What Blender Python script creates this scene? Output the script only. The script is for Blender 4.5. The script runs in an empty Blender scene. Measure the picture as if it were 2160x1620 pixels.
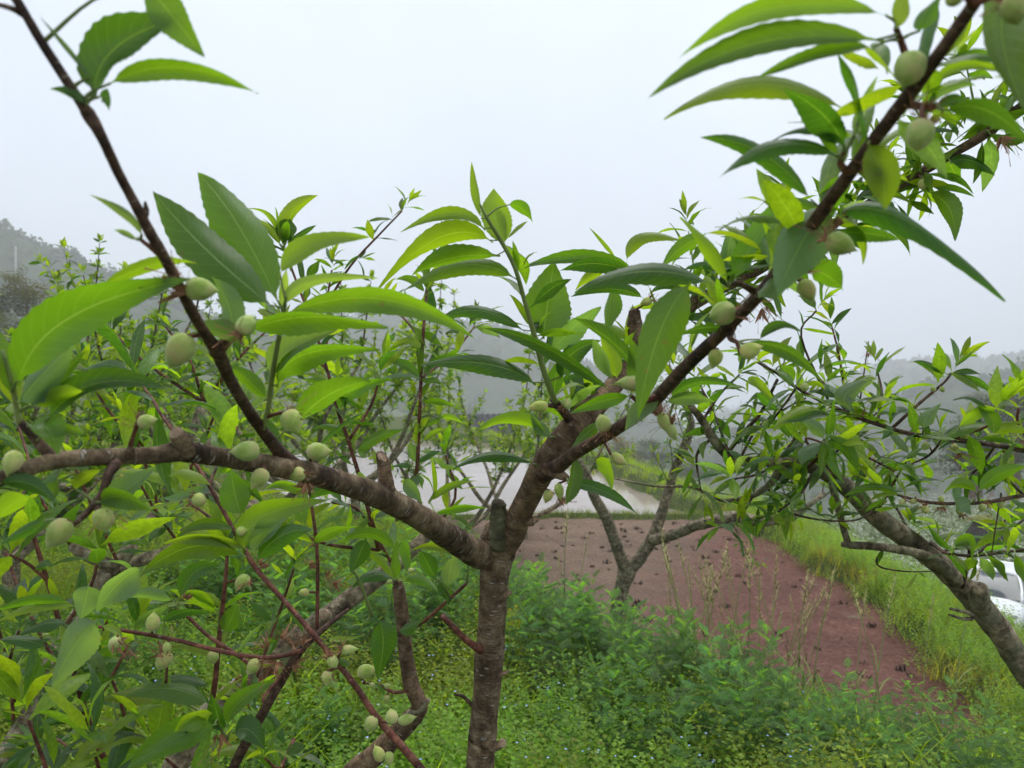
import bpy, math, random
import numpy as np
from mathutils import Vector, Matrix, noise

# ------------------------------------------------------------------ camera, sky, sun, exposure
SC = bpy.context.scene
COL = SC.collection
FPX = 1601.0                      # focal length in photo pixels (photo 2160 x 1620)
CAMZ = 1.6
cam_d = bpy.data.cameras.new('camera')
cam_d.sensor_width = 36.0
cam_d.lens = 36.0 * FPX / 2160.0
cam_d.clip_start = 0.02
cam_d.clip_end = 2000.0
cam_d.dof.use_dof = True
cam_d.dof.focus_distance = 1.25
cam_d.dof.aperture_fstop = 9.5
cam = bpy.data.objects.new('camera', cam_d)
cam.location = (0, 0, CAMZ)
cam.rotation_euler = (math.radians(90), 0, 0)
COL.objects.link(cam)
SC.camera = cam

SUN_EL, SUN_AZ = math.radians(70), math.radians(20)     # behind the mist, ahead of the camera
world = bpy.data.worlds.new('World')
SC.world = world
world.use_nodes = True
nt = world.node_tree
bg = nt.nodes['Background']
sky = nt.nodes.new('ShaderNodeTexSky')
sky.sky_type = 'NISHITA'
sky.sun_disc = False
sky.sun_elevation = SUN_EL
sky.sun_rotation = SUN_AZ
sky.air_density = 1.0
sky.dust_density = 6.0
sky.ozone_density = 1.0
hs = nt.nodes.new('ShaderNodeHueSaturation')
hs.inputs['Saturation'].default_value = 0.22
mixw = nt.nodes.new('ShaderNodeMix')
mixw.data_type = 'RGBA'
mixw.inputs['Factor'].default_value = 0.80            # closed overcast veil over the blue sky
mixw.inputs['B'].default_value = (9.9, 11.1, 12.9, 1)
nt.links.new(sky.outputs['Color'], hs.inputs['Color'])
nt.links.new(hs.outputs['Color'], mixw.inputs['A'])
wtc = nt.nodes.new('ShaderNodeTexCoord'); wn = nt.nodes.new('ShaderNodeTexNoise')   # soft unevenness of the cloud deck
wn.inputs['Scale'].default_value = 2.6; wn.inputs['Detail'].default_value = 4.0; wn.inputs['Roughness'].default_value = 0.5
wr = nt.nodes.new('ShaderNodeMapRange'); wr.inputs['From Min'].default_value = 0.3; wr.inputs['From Max'].default_value = 0.7
wr.inputs['To Min'].default_value = 0.93; wr.inputs['To Max'].default_value = 1.07
wm = nt.nodes.new('ShaderNodeVectorMath'); wm.operation = 'SCALE'
nt.links.new(wtc.outputs['Generated'], wn.inputs['Vector']); nt.links.new(wn.outputs['Fac'], wr.inputs['Value'])
nt.links.new(mixw.outputs['Result'], wm.inputs[0]); nt.links.new(wr.outputs['Result'], wm.inputs['Scale'])
nt.links.new(wm.outputs[0], bg.inputs['Color'])
bg.inputs['Strength'].default_value = 0.069

sun_d = bpy.data.lights.new('sun', 'SUN')
sun_d.energy = 1.5
sun_d.angle = math.radians(40)
sun_d.color = (1.0, 0.97, 0.92)
sun = bpy.data.objects.new('sun', sun_d)
sd = Vector((math.sin(SUN_AZ) * math.cos(SUN_EL), math.cos(SUN_AZ) * math.cos(SUN_EL), math.sin(SUN_EL)))
sun.rotation_euler = (-sd).to_track_quat('-Z', 'Y').to_euler()
COL.objects.link(sun)

SC.view_settings.view_transform = 'Standard'
SC.view_settings.look = 'None'
SC.view_settings.gamma = 1.0
SC.view_settings.exposure = 0.64
SC.view_settings.use_curve_mapping = False
SC.render.engine = 'CYCLES'
cy = SC.cycles
cy.max_bounces = 6
cy.diffuse_bounces = 4
cy.transmission_bounces = 4
cy.glossy_bounces = 2
cy.transparent_max_bounces = 4
cy.volume_bounces = 1
cy.use_adaptive_sampling = True
cy.adaptive_threshold = 0.025
cy.use_denoising = True
cy.caustics_reflective = False
cy.caustics_refractive = False

HAZE_DENSITY = 0.0019
R = random.Random(7)

def P(px, py, d):
    """world point seen at photo pixel (px, py), d metres in front of the camera"""
    return Vector(((px - 1080) / FPX * d, d, CAMZ - (py - 810) / FPX * d))

# ------------------------------------------------------------------ object helpers
def tag(o, label=None, cat=None, group=None, kind=None):
    if label: o['label'] = label
    if cat: o['category'] = cat
    if group: o['group'] = group
    if kind: o['kind'] = kind
    return o

def empty(name, loc=(0, 0, 0)):
    o = bpy.data.objects.new(name, None)
    o.empty_display_size = 0.1
    o.location = loc
    COL.objects.link(o)
    return o

WM = {}
def link(name, me, parent=None, mw=None):
    o = bpy.data.objects.new(name, me)
    COL.objects.link(o)
    mw = mw if mw is not None else Matrix.Identity(4)
    WM[o.name] = mw
    if parent is not None:
        o.parent = parent
        pm = WM.get(parent.name)
        if pm is None: pm = Matrix.Translation(parent.location)
        o.matrix_local = pm.inverted() @ mw
    else:
        o.matrix_local = mw
    return o

def np_mesh(name, V, T, mat, col=None, uv=None, smooth=True, mats=None, mi=None):
    V = np.asarray(V, dtype=np.float32); T = np.asarray(T, dtype=np.int32)
    me = bpy.data.meshes.new(name)
    k = T.shape[1]
    me.vertices.add(len(V)); me.vertices.foreach_set('co', V.ravel())
    me.loops.add(k * len(T)); me.loops.foreach_set('vertex_index', T.ravel())
    me.polygons.add(len(T))
    me.polygons.foreach_set('loop_start', np.arange(0, k * len(T), k, dtype=np.int32))
    if uv is not None:
        l = me.uv_layers.new(name='UVMap')
        l.data.foreach_set('uv', np.asarray(uv, dtype=np.float32)[T.ravel()].ravel())
    if col is not None:
        a = me.color_attributes.new('tint', 'FLOAT_COLOR', 'POINT')
        c = np.ones((len(V), 4), dtype=np.float32); c[:, :3] = col
        a.data.foreach_set('color', c.ravel())
    for m in (mats or [mat]): me.materials.append(m)
    if mi is not None: me.polygons.foreach_set('material_index', np.asarray(mi, dtype=np.int32))
    me.polygons.foreach_set('use_smooth', np.full(len(T), smooth, dtype=bool))
    me.update(calc_edges=True)
    return me

def join_inst(name, protos, idx, mats4, cols, mat, smooth=True):
    """many placed copies of small prototypes as ONE mesh"""
    idx = np.asarray(idx); M = np.asarray(mats4, dtype=np.float32); C = np.asarray(cols, dtype=np.float32)
    Vs, Ts, Cs, off = [], [], [], 0
    for k, (pv, pt, pc) in enumerate(protos):
        s = np.nonzero(idx == k)[0]
        if len(s) == 0: continue
        m = M[s]
        v = np.einsum('nij,vj->nvi', m[:, :3, :3], pv) + m[:, None, :3, 3]
        n, nv = v.shape[:2]
        Vs.append(v.reshape(-1, 3))
        Ts.append((pt[None] + (np.arange(n) * nv)[:, None, None] + off).reshape(-1, 3))
        c = np.repeat(C[s][:, None, :], nv, axis=1) * (pc[None] if pc is not None else 1.0)
        Cs.append(c.reshape(-1, 3))
        off += n * nv
    if not Vs: return None
    return np_mesh(name, np.concatenate(Vs), np.concatenate(Ts), mat, col=np.concatenate(Cs), smooth=smooth)

def frame(d, up=Vector((0, 0, 1)), roll=0.0):
    y = d.normalized()
    x = y.cross(up)
    if x.length < 1e-3: x = y.cross(Vector((1, 0, 0)))
    x.normalize()
    z = x.cross(y)
    m = Matrix((x, y, z)).transposed()
    if roll: m = m @ Matrix.Rotation(roll, 3, 'Y')
    return m

def mat44(m3, loc, s=1.0):
    sx, sy, sz = (s, s, s) if not isinstance(s, tuple) else s
    M = Matrix.Identity(4)
    for i in range(3):
        M[i][0] = m3[i][0] * sx; M[i][1] = m3[i][1] * sy; M[i][2] = m3[i][2] * sz
        M[i][3] = loc[i]
    return M

# ------------------------------------------------------------------ material helpers
def newmat(name):
    m = bpy.data.materials.new(name); m.use_nodes = True
    return m, m.node_tree, m.node_tree.nodes['Principled BSDF']

def N(t, typ, **kw):
    n = t.nodes.new(typ)
    for k, v in kw.items():
        if k.startswith('i_'): n.inputs[k[2:].replace('_', ' ')].default_value = v
        else: setattr(n, k, v)
    return n

def ramp(t, fac, stops):
    r = t.nodes.new('ShaderNodeValToRGB')
    e = r.color_ramp.elements
    while len(e) < len(stops): e.new(0.5)
    for q, (p, c) in zip(e, stops):
        q.position = p; q.color = (*c, 1) if len(c) == 3 else c
    t.links.new(fac, r.inputs['Fac'])
    return r.outputs['Color']

def mixc(t, fac, a, b, mode='MIX'):
    m = t.nodes.new('ShaderNodeMix'); m.data_type = 'RGBA'; m.blend_type = mode
    for s, v in (('Factor', fac), ('A', a), ('B', b)):
        if hasattr(v, 'is_linked') or hasattr(v, 'links'): t.links.new(v, m.inputs[s])
        else: m.inputs[s].default_value = v if s == 'Factor' else (*v, 1)
    return m.outputs['Result']

def math_(t, op, a, b=None, c=None):
    m = t.nodes.new('ShaderNodeMath'); m.operation = op
    for i, v in enumerate((a, b, c)):
        if v is None: continue
        if hasattr(v, 'links'): t.links.new(v, m.inputs[i])
        else: m.inputs[i].default_value = v
    return m.outputs[0]

def leaf_material(name, src, veins):
    """src 'object' reads the object colour (leaf age and, on bluish leaves, painted sky sheen), 'attr' the vertex tint"""
    m, t, b = newmat(name)
    L = t.links
    if src == 'object':
        oi = N(t, 'ShaderNodeObjectInfo'); base = oi.outputs['Color']
    else:
        base = N(t, 'ShaderNodeAttribute', attribute_name='tint').outputs['Color']
    tc = N(t, 'ShaderNodeTexCoord')
    nz = N(t, 'ShaderNodeTexNoise', i_Scale=14.0 if src == 'object' else 60.0, i_Detail=3.0)
    L.new(tc.outputs['Object'], nz.inputs['Vector'])
    var = ramp(t, nz.outputs['Fac'], [(0.3, (0.78, 0.80, 0.75)), (0.7, (1.15, 1.12, 1.10))])
    base = mixc(t, 1.0, base, var, 'MULTIPLY')
    if veins:
        vs = N(t, 'ShaderNodeTexVoronoi', i_Scale=70.0); L.new(tc.outputs['Object'], vs.inputs['Vector'])
        ns = N(t, 'ShaderNodeTexNoise', i_Scale=22.0, i_Detail=2.0); L.new(tc.outputs['Object'], ns.inputs['Vector'])
        sp_ = math_(t, 'MULTIPLY', ramp(t, vs.outputs['Distance'], [(0.10, (1, 1, 1)), (0.2, (0, 0, 0))]), ramp(t, ns.outputs['Fac'], [(0.58, (0, 0, 0)), (0.66, (1, 1, 1))]))
        base = mixc(t, math_(t, 'MULTIPLY', sp_, 0.55), base, (0.16, 0.11, 0.04))
        uv = N(t, 'ShaderNodeUVMap')
        sx = N(t, 'ShaderNodeSeparateXYZ'); L.new(uv.outputs['UV'], sx.inputs[0])
        au = math_(t, 'ABSOLUTE', math_(t, 'SUBTRACT', sx.outputs['X'], 0.5))
        au = math_(t, 'MULTIPLY', au, 2.0)
        mid = math_(t, 'SMOOTH_MIN', 1.0, math_(t, 'MAXIMUM', 0.0, math_(t, 'SUBTRACT', 1.0, math_(t, 'MULTIPLY', au, 18.0))), 0.1)
        ph = math_(t, 'SUBTRACT', math_(t, 'MULTIPLY', sx.outputs['Y'], 11.0), math_(t, 'MULTIPLY', math_(t, 'POWER', au, 1.4), 1.7))
        sw = math_(t, 'COSINE', math_(t, 'MULTIPLY', ph, 6.2832))
        sv = math_(t, 'MAXIMUM', 0.0, math_(t, 'MULTIPLY', math_(t, 'SUBTRACT', sw, 0.95), 10.0))
        vein = math_(t, 'MAXIMUM', mid, math_(t, 'MULTIPLY', sv, 0.55))
        base = mixc(t, math_(t, 'MULTIPLY', vein, 0.5), base, (0.27, 0.38, 0.12))
        bmp = N(t, 'ShaderNodeBump', i_Strength=0.35, i_Distance=0.002)
        L.new(math_(t, 'SUBTRACT', 0.0, vein), bmp.inputs['Height'])
        L.new(bmp.outputs['Normal'], b.inputs['Normal'])
    L.new(base, b.inputs['Base Color'])
    b.inputs['Roughness'].default_value = 0.38 if veins else 0.5
    b.inputs['Specular IOR Level'].default_value = 0.6 if veins else 0.3
    tr = N(t, 'ShaderNodeBsdfTranslucent')
    tcol = mixc(t, 1.0, base, (2.5, 2.62, 0.5), 'MULTIPLY')
    L.new(tcol, tr.inputs['Color'])
    mx = N(t, 'ShaderNodeMixShader', i_Fac=0.56)
    L.new(b.outputs[0], mx.inputs[1]); L.new(tr.outputs[0], mx.inputs[2])
    L.new(mx.outputs[0], t.nodes['Material Output'].inputs['Surface'])
    return m

M_LEAF = leaf_material('peach_leaf', 'object', True)
M_LEAFA = leaf_material('foliage_leaf', 'attr', False)

def bark_material(name, cols, lent=0.6, rough=0.9, bump=0.6, moss=0.0, scale=1.0):
    m, t, b = newmat(name); L = t.links
    uv = N(t, 'ShaderNodeUVMap')                      # u: metres round, v: metres along
    tc = N(t, 'ShaderNodeTexCoord')
    n1 = N(t, 'ShaderNodeTexNoise', i_Scale=38.0 * scale, i_Detail=6.0, i_Roughness=0.7)
    L.new(tc.outputs['Object'], n1.inputs['Vector'])
    mp = N(t, 'ShaderNodeMapping'); mp.inputs['Scale'].default_value = (60 * scale, 300 * scale, 1)
    L.new(uv.outputs['UV'], mp.inputs['Vector'])
    n2 = N(t, 'ShaderNodeTexNoise', i_Scale=1.0, i_Detail=4.0, i_Roughness=0.65)
    L.new(mp.outputs[0], n2.inputs['Vector'])
    c = ramp(t, n1.outputs['Fac'], [(0.36, cols[0]), (0.5, cols[1]), (0.66, cols[2])])
    c2 = ramp(t, n2.outputs['Fac'], [(0.35, (0.75, 0.73, 0.71)), (0.62, (1.12, 1.11, 1.10))])
    c = mixc(t, 1.0, c, c2, 'MULTIPLY')
    # broad weathered and dark patches
    n5 = N(t, 'ShaderNodeTexNoise', i_Scale=11.0 * scale, i_Detail=5.0, i_Roughness=0.7); L.new(tc.outputs['Object'], n5.inputs['Vector'])
    c = mixc(t, 1.0, c, ramp(t, n5.outputs['Fac'], [(0.36, (0.45, 0.42, 0.40)), (0.5, (1.0, 1.0, 1.0)), (0.66, (1.45, 1.42, 1.38))]), 'MULTIPLY')
    # lenticels: short pale dashes lying across the stem
    mp2 = N(t, 'ShaderNodeMapping'); mp2.inputs['Scale'].default_value = (42 * scale, 150 * scale, 1)
    L.new(uv.outputs['UV'], mp2.inputs['Vector'])
    vo = N(t, 'ShaderNodeTexVoronoi', i_Scale=1.0, i_Randomness=1.0)
    L.new(mp2.outputs[0], vo.inputs['Vector'])
    ln = ramp(t, vo.outputs['Distance'], [(0.17, (1, 1, 1)), (0.27, (0, 0, 0))])
    n3 = N(t, 'ShaderNodeTexNoise', i_Scale=90.0 * scale); L.new(tc.outputs['Object'], n3.inputs['Vector'])
    gate = ramp(t, n3.outputs['Fac'], [(0.42, (0, 0, 0)), (0.52, (1, 1, 1))])
    lf = math_(t, 'MULTIPLY', math_(t, 'MULTIPLY', ln, gate), lent)
    c = mixc(t, lf, c, (0.42, 0.36, 0.30))
    if moss > 0:
        n4 = N(t, 'ShaderNodeTexNoise', i_Scale=16.0 * scale, i_Detail=5.0); L.new(tc.outputs['Object'], n4.inputs['Vector'])
        mf = ramp(t, n4.outputs['Fac'], [(0.5, (0, 0, 0)), (0.62, (1, 1, 1))])
        c = mixc(t, math_(t, 'MULTIPLY', mf, moss), c, (0.17, 0.175, 0.105))
    L.new(c, b.inputs['Base Color'])
    b.inputs['Roughness'].default_value = rough
    b.inputs['Specular IOR Level'].default_value = 0.25
    h = math_(t, 'ADD', math_(t, 'ADD', n1.outputs['Fac'], n2.outputs['Fac']), lf)
    bp = N(t, 'ShaderNodeBump', i_Strength=bump, i_Distance=0.007 / scale)
    L.new(h, bp.inputs['Height']); L.new(bp.outputs[0], b.inputs['Normal'])
    return m

M_BARK = bark_material('trunk_bark', [(0.060, 0.037, 0.022), (0.165, 0.113, 0.067), (0.310, 0.235, 0.151)], 0.95, bump=0.9)
M_BARKB = bark_material('brown_bark', [(0.065, 0.037, 0.022), (0.175, 0.110, 0.066), (0.310, 0.216, 0.139)], 0.6, bump=0.9)
M_BARKG = bark_material('grey_lichen_bark', [(0.063, 0.049, 0.030), (0.231, 0.185, 0.120), (0.476, 0.405, 0.276)], 0.3, moss=0.55, bump=0.9)
M_TWIGD = bark_material('dark_twig_bark', [(0.033, 0.019, 0.013), (0.077, 0.042, 0.029), (0.163, 0.101, 0.067)], 0.3, 0.7, 0.4, scale=2.0)
M_TWIGR = bark_material('red_twig_bark', [(0.069, 0.022, 0.015), (0.144, 0.049, 0.031), (0.225, 0.104, 0.063)], 0.35, 0.6, 0.3, scale=2.0)
M_MOSS = bark_material('mossy_stub_bark', [(0.05, 0.04, 0.028), (0.085, 0.075, 0.04), (0.15, 0.14, 0.07)], 0.1, moss=0.6)
M_WOOD = bark_material('cut_wood', [(0.26, 0.17, 0.11), (0.36, 0.25, 0.17), (0.42, 0.31, 0.22)], 0.0, 0.8, 0.2, scale=2.0)

m, t, b = newmat('green_shoot'); M_SHOOT = m
b.inputs['Base Color'].default_value = (0.20, 0.27, 0.07, 1); b.inputs['Roughness'].default_value = 0.5
tc = N(t, 'ShaderNodeTexCoord'); nz = N(t, 'ShaderNodeTexNoise', i_Scale=40.0)
t.links.new(tc.outputs['Object'], nz.inputs['Vector'])
t.links.new(ramp(t, nz.outputs['Fac'], [(0.35, (0.15, 0.21, 0.055)), (0.7, (0.25, 0.30, 0.09))]), b.inputs['Base Color'])

m, t, b = newmat('young_peach_skin'); M_FRUIT = m
tc = N(t, 'ShaderNodeTexCoord'); oi = N(t, 'ShaderNodeObjectInfo')
nz = N(t, 'ShaderNodeTexNoise', i_Scale=2.3, i_Detail=4.0); t.links.new(tc.outputs['Object'], nz.inputs['Vector'])
nf = N(t, 'ShaderNodeTexNoise', i_Scale=45.0, i_Detail=3.0, i_Roughness=0.8); t.links.new(tc.outputs['Object'], nf.inputs['Vector'])
c = ramp(t, nz.outputs['Fac'], [(0.33, (0.27, 0.36, 0.075)), (0.52, (0.38, 0.44, 0.14)), (0.72, (0.50, 0.41, 0.19))])
c = mixc(t, 1.0, c, oi.outputs['Color'], 'MULTIPLY')
t.links.new(c, b.inputs['Base Color'])
b.inputs['Roughness'].default_value = 0.95
b.inputs['Specular IOR Level'].default_value = 0.1
b.inputs['Sheen Weight'].default_value = 0.35
b.inputs['Sheen Roughness'].default_value = 0.45
b.inputs['Sheen Tint'].default_value = (0.9, 0.95, 0.8, 1)
bp = N(t, 'ShaderNodeBump', i_Strength=0.3, i_Distance=0.01)
t.links.new(nf.outputs['Fac'], bp.inputs['Height']); t.links.new(bp.outputs[0], b.inputs['Normal'])

def simple(name, c0, c1, scale=8.0, rough=0.8, spec=0.3, bump=0.0, detail=5.0, coord='Object'):
    m, t, b = newmat(name)
    tc = N(t, 'ShaderNodeTexCoord'); nz = N(t, 'ShaderNodeTexNoise', i_Scale=scale, i_Detail=detail, i_Roughness=0.65)
    t.links.new(tc.outputs[coord], nz.inputs['Vector'])
    t.links.new(ramp(t, nz.outputs['Fac'], [(0.32, c0), (0.68, c1)]), b.inputs['Base Color'])
    b.inputs['Roughness'].default_value = rough
    b.inputs['Specular IOR Level'].default_value = spec
    if bump:
        bp = N(t, 'ShaderNodeBump', i_Strength=bump, i_Distance=0.05)
        t.links.new(nz.outputs['Fac'], bp.inputs['Height']); t.links.new(bp.outputs[0], b.inputs['Normal'])
    return m

M_DRY = simple('dried_flower', (0.15, 0.055, 0.03), (0.42, 0.23, 0.12), 30.0, 0.9)
m, t, b = newmat('weed_leaf'); M_WEED = leaf_material('weed_leaf', 'attr', False)
m, t, b = newmat('tinted_matte'); M_TINT = m
at = N(t, 'ShaderNodeAttribute', attribute_name='tint'); t.links.new(at.outputs['Color'], b.inputs['Base Color'])
b.inputs['Roughness'].default_value = 0.8; b.inputs['Specular IOR Level'].default_value = 0.2

# ------------------------------------------------------------------ the lie of the land
FIELD_Z, POND_Z = -0.60, -0.74

def sst(a, b, x):
    u = np.clip((x - a) / (b - a), 0, 1)
    return u * u * (3 - 2 * u)

XR_Y = [-60, 3.0, 4.2, 5.1, 6.4, 8.0, 12.4, 13.2, 14.0, 21.5, 31.5, 60, 900]
XR_X = [2.0, 2.35, 2.72, 3.02, 3.42, 3.58, 3.55, 3.40, 3.10, 2.30, -1.60, -6.0, -20.0]

def bank_s(x, y):
    wob = 0.22 * np.sin(1.7 * x + 0.6) + 0.18 * np.sin(1.1 * y + 2.0)
    return (x - 2.7) * 0.842 + (y - 3.5) * 0.539 + wob - 0.18 - 0.25 * np.exp(-((x - 2.0) ** 2 + (y - 5.2) ** 2))

def ground_z(x, y):
    x = np.asarray(x, dtype=float); y = np.asarray(y, dtype=float)
    z = 0.05 * np.sin(1.3 * x + 0.7 * y) + 0.04 * np.sin(2.9 * y - 1.1 * x + 1.0) + 0.03 * np.sin(5.1 * x + 3.3 * y)
    s = bank_s(x, y)
    lo = sst(-1.5, 0.30, s)
    z = z * (1 - lo) + (-0.80) * lo
    # left of the paddies the orchard terrace stays up
    left = sst(-6.5, -9.5, x)
    z = z * (1 - left) + (-0.15 + 0.06 * np.sin(x + y)) * left
    xr = np.interp(y, XR_Y, XR_X)
    # earth bank between near field and flooded paddy
    b1 = np.exp(-((y - 12.45 - 0.08 * np.sin(2 * x)) / 0.16) ** 4) * lo * (1 - left)
    z = z * (1 - b1) + (-0.52) * b1
    # bank along the right side of the fields, then the drop
    e = 0.07 * np.sin(2.3 * y) + 0.05 * np.sin(5.7 * y + 1)
    b2 = sst(-0.06, 0.14, x - xr + e) * sst(-1.0, 1.5, y)
    z = z * (1 - b2) + (-0.46 + 0.03 * np.sin(3 * y)) * b2
    drop = sst(0.35, 4.7, x - xr + e)
    z = z - 4.45 * drop * sst(-4, 4, y)
    # far side of the flooded paddy and the fall into the valley
    b3 = sst(31.0, 31.8, y) * (1 - b2)
    z = z * (1 - b3) + (-0.45) * b3
    z = z - 11.0 * sst(46, 110, y) * sst(-60, -10, x) - 6.0 * sst(30, 90, x)
    z = z - 13.0 * sst(37, 64, y) * sst(3, 14, x)
    z = z + 5.0 * sst(-20, -70, x)
    return z

xs = np.unique(np.round(np.concatenate([np.linspace(-780, -60, 30), np.linspace(-60, -10, 60), np.arange(-10, 6, 0.13),
                                        np.arange(6, 16, 0.4), np.linspace(16, 60, 40), np.linspace(60, 780, 30)]), 3))
ys = np.unique(np.round(np.concatenate([np.linspace(-40, 0, 20), np.arange(0, 14.5, 0.13), np.arange(14.5, 34, 0.3),
                                        np.linspace(34, 120, 60), np.linspace(120, 780, 30)]), 3))
X, Y = np.meshgrid(xs, ys)
Z = ground_z(X, Y)
V = np.stack([X.ravel(), Y.ravel(), Z.ravel()], 1)
nx, ny = len(xs), len(ys)
i = (np.arange(ny - 1)[:, None] * nx + np.arange(nx - 1)[None]).ravel()
Q = np.stack([i, i + 1, i + nx + 1, i + nx], 1)

m, t, b = newmat('orchard_soil'); M_GROUND = m
tc = N(t, 'ShaderNodeTexCoord')
n1 = N(t, 'ShaderNodeTexNoise', i_Scale=1.6, i_Detail=8.0, i_Roughness=0.7); t.links.new(tc.outputs['Object'], n1.inputs['Vector'])
n2 = N(t, 'ShaderNodeTexNoise', i_Scale=22.0, i_Detail=6.0, i_Roughness=0.7); t.links.new(tc.outputs['Object'], n2.inputs['Vector'])
c1 = ramp(t, n1.outputs['Fac'], [(0.35, (0.070, 0.095, 0.030)), (0.55, (0.095, 0.120, 0.040)), (0.75, (0.145, 0.120, 0.070))])
c2 = ramp(t, n2.outputs['Fac'], [(0.3, (0.5, 0.5, 0.45)), (0.7, (1.35, 1.35, 1.25))])
t.links.new(mixc(t, 1.0, c1, c2, 'MULTIPLY'), b.inputs['Base Color'])
b.inputs['Roughness'].default_value = 0.95; b.inputs['Specular IOR Level'].default_value = 0.1
bp = N(t, 'ShaderNodeBump', i_Strength=0.8, i_Distance=0.04); t.links.new(n2.outputs['Fac'], bp.inputs['Height'])
t.links.new(bp.outputs[0], b.inputs['Normal'])
tag(link('ground', np_mesh('ground', V, Q, M_GROUND)), kind='structure')

# near paddy: brown mud going over to a skin of red-purple floating fern
def sheet(name, fn, z, mat, step=0.25, box=(-8, 6, 2.0, 33), amp=0.0):
    gx = np.arange(box[0], box[1], step); gy = np.arange(box[2], box[3], step)
    A, B = np.meshgrid(gx, gy)
    keep = fn(A, B)
    n = len(gx)
    j = (np.arange(len(gy) - 1)[:, None] * n + np.arange(n - 1)[None])
    k = keep[:-1, :-1] | keep[1:, :-1] | keep[:-1, 1:] | keep[1:, 1:]
    q = np.stack([j, j + 1, j + n + 1, j + n], -1)[k]
    zz = z + amp * (np.sin(7 * A + 3 * B) * np.sin(5 * B - 2 * A) + 0.6 * np.sin(13 * A + 11 * B))
    v = np.stack([A.ravel(), B.ravel(), zz.ravel()], 1)
    u, inv = np.unique(q.ravel(), return_inverse=True)
    return np_mesh(name, v[u], inv.reshape(-1, 4), mat)

m, t, b = newmat('paddy_mud'); M_FIELD = m
tc = N(t, 'ShaderNodeTexCoord'); sp = N(t, 'ShaderNodeSeparateXYZ'); t.links.new(tc.outputs['Object'], sp.inputs[0])
n1 = N(t, 'ShaderNodeTexNoise', i_Scale=0.9, i_Detail=7.0, i_Roughness=0.65); t.links.new(tc.outputs['Object'], n1.inputs['Vector'])
n2 = N(t, 'ShaderNodeTexNoise', i_Scale=26.0, i_Detail=5.0, i_Roughness=0.75); t.links.new(tc.outputs['Object'], n2.inputs['Vector'])
f = math_(t, 'SUBTRACT', math_(t, 'MULTIPLY', math_(t, 'SUBTRACT', sp.outputs['X'], 0.75), 0.34), math_(t, 'MULTIPLY', math_(t, 'SUBTRACT', sp.outputs['Y'], 8.2), 0.13))
f = math_(t, 'ADD', f, math_(t, 'MULTIPLY', math_(t, 'SUBTRACT', n1.outputs['Fac'], 0.5), 1.1))
fern = ramp(t, n2.outputs['Fac'], [(0.30, (0.115, 0.050, 0.040)), (0.52, (0.205, 0.100, 0.080)), (0.74, (0.32, 0.195, 0.152))])
mud = ramp(t, n2.outputs['Fac'], [(0.30, (0.16, 0.105, 0.076)), (0.55, (0.26, 0.182, 0.135)), (0.75, (0.34, 0.25, 0.195))])
fac = ramp(t, f, [(0.12, (0, 0, 0)), (0.55, (1, 1, 1))])
n3 = N(t, 'ShaderNodeTexNoise', i_Scale=1.7, i_Detail=6.0, i_Roughness=0.6); t.links.new(tc.outputs['Object'], n3.inputs['Vector'])
pat = ramp(t, n3.outputs['Fac'], [(0.66, (0, 0, 0)), (0.71, (1, 1, 1))])
c = mixc(t, fac, mud, fern)
c = mixc(t, math_(t, 'MULTIPLY', pat, 0.8), c, (0.27, 0.22, 0.145))
vo = N(t, 'ShaderNodeTexVoronoi', i_Scale=24.0); t.links.new(tc.outputs['Object'], vo.inputs['Vector'])
n4 = N(t, 'ShaderNodeTexNoise', i_Scale=3.0, i_Detail=4.0); t.links.new(tc.outputs['Object'], n4.inputs['Vector'])
fk = math_(t, 'MULTIPLY', ramp(t, vo.outputs['Distance'], [(0.10, (1, 1, 1)), (0.22, (0, 0, 0))]), ramp(t, n4.outputs['Fac'], [(0.45, (0, 0, 0)), (0.6, (1, 1, 1))]))
c = mixc(t, math_(t, 'MULTIPLY', fk, 0.6), c, (0.30, 0.24, 0.18))
c = mixc(t, 1.0, c, ramp(t, n1.outputs['Fac'], [(0.32, (0.72, 0.70, 0.70)), (0.68, (1.2, 1.18, 1.15))]), 'MULTIPLY')
t.links.new(c, b.inputs['Base Color'])
b.inputs['Roughness'].default_value = 0.85; b.inputs['Specular IOR Level'].default_value = 0.08
bp = N(t, 'ShaderNodeBump', i_Strength=1.0, i_Distance=0.05); t.links.new(n2.outputs['Fac'], bp.inputs['Height'])
t.links.new(bp.outputs[0], b.inputs['Normal'])
field_fn = lambda x, y: (bank_s(x, y) > -1.2) & (y < 12.7) & (x < 3.8) & (x > -6.5)
tag(link('paddy_field', sheet('paddy_field', field_fn, FIELD_Z, M_FIELD, 0.06, (-6.5, 4.2, 2.0, 13), 0.009)), kind='structure')

m, t, b = newmat('muddy_water'); M_WATER = m
tc = N(t, 'ShaderNodeTexCoord')
n1 = N(t, 'ShaderNodeTexNoise', i_Scale=0.35, i_Detail=5.0); t.links.new(tc.outputs['Object'], n1.inputs['Vector'])
t.links.new(ramp(t, n1.outputs['Fac'], [(0.35, (0.24, 0.19, 0.15)), (0.65, (0.34, 0.28, 0.235))]), b.inputs['Base Color'])
b.inputs['Roughness'].default_value = 0.07; b.inputs['IOR'].default_value = 1.33
n2 = N(t, 'ShaderNodeTexNoise', i_Scale=5.0, i_Detail=2.0); t.links.new(tc.outputs['Object'], n2.inputs['Vector'])
bp = N(t, 'ShaderNodeBump', i_Strength=0.16, i_Distance=0.02); t.links.new(n2.outputs['Fac'], bp.inputs['Height'])
t.links.new(bp.outputs[0], b.inputs['Normal'])
pond_fn = lambda x, y: (y > 12.2) & (y < 32) & (x > -9.5) & (x < np.interp(y, XR_Y, XR_X) + 0.4)
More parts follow.
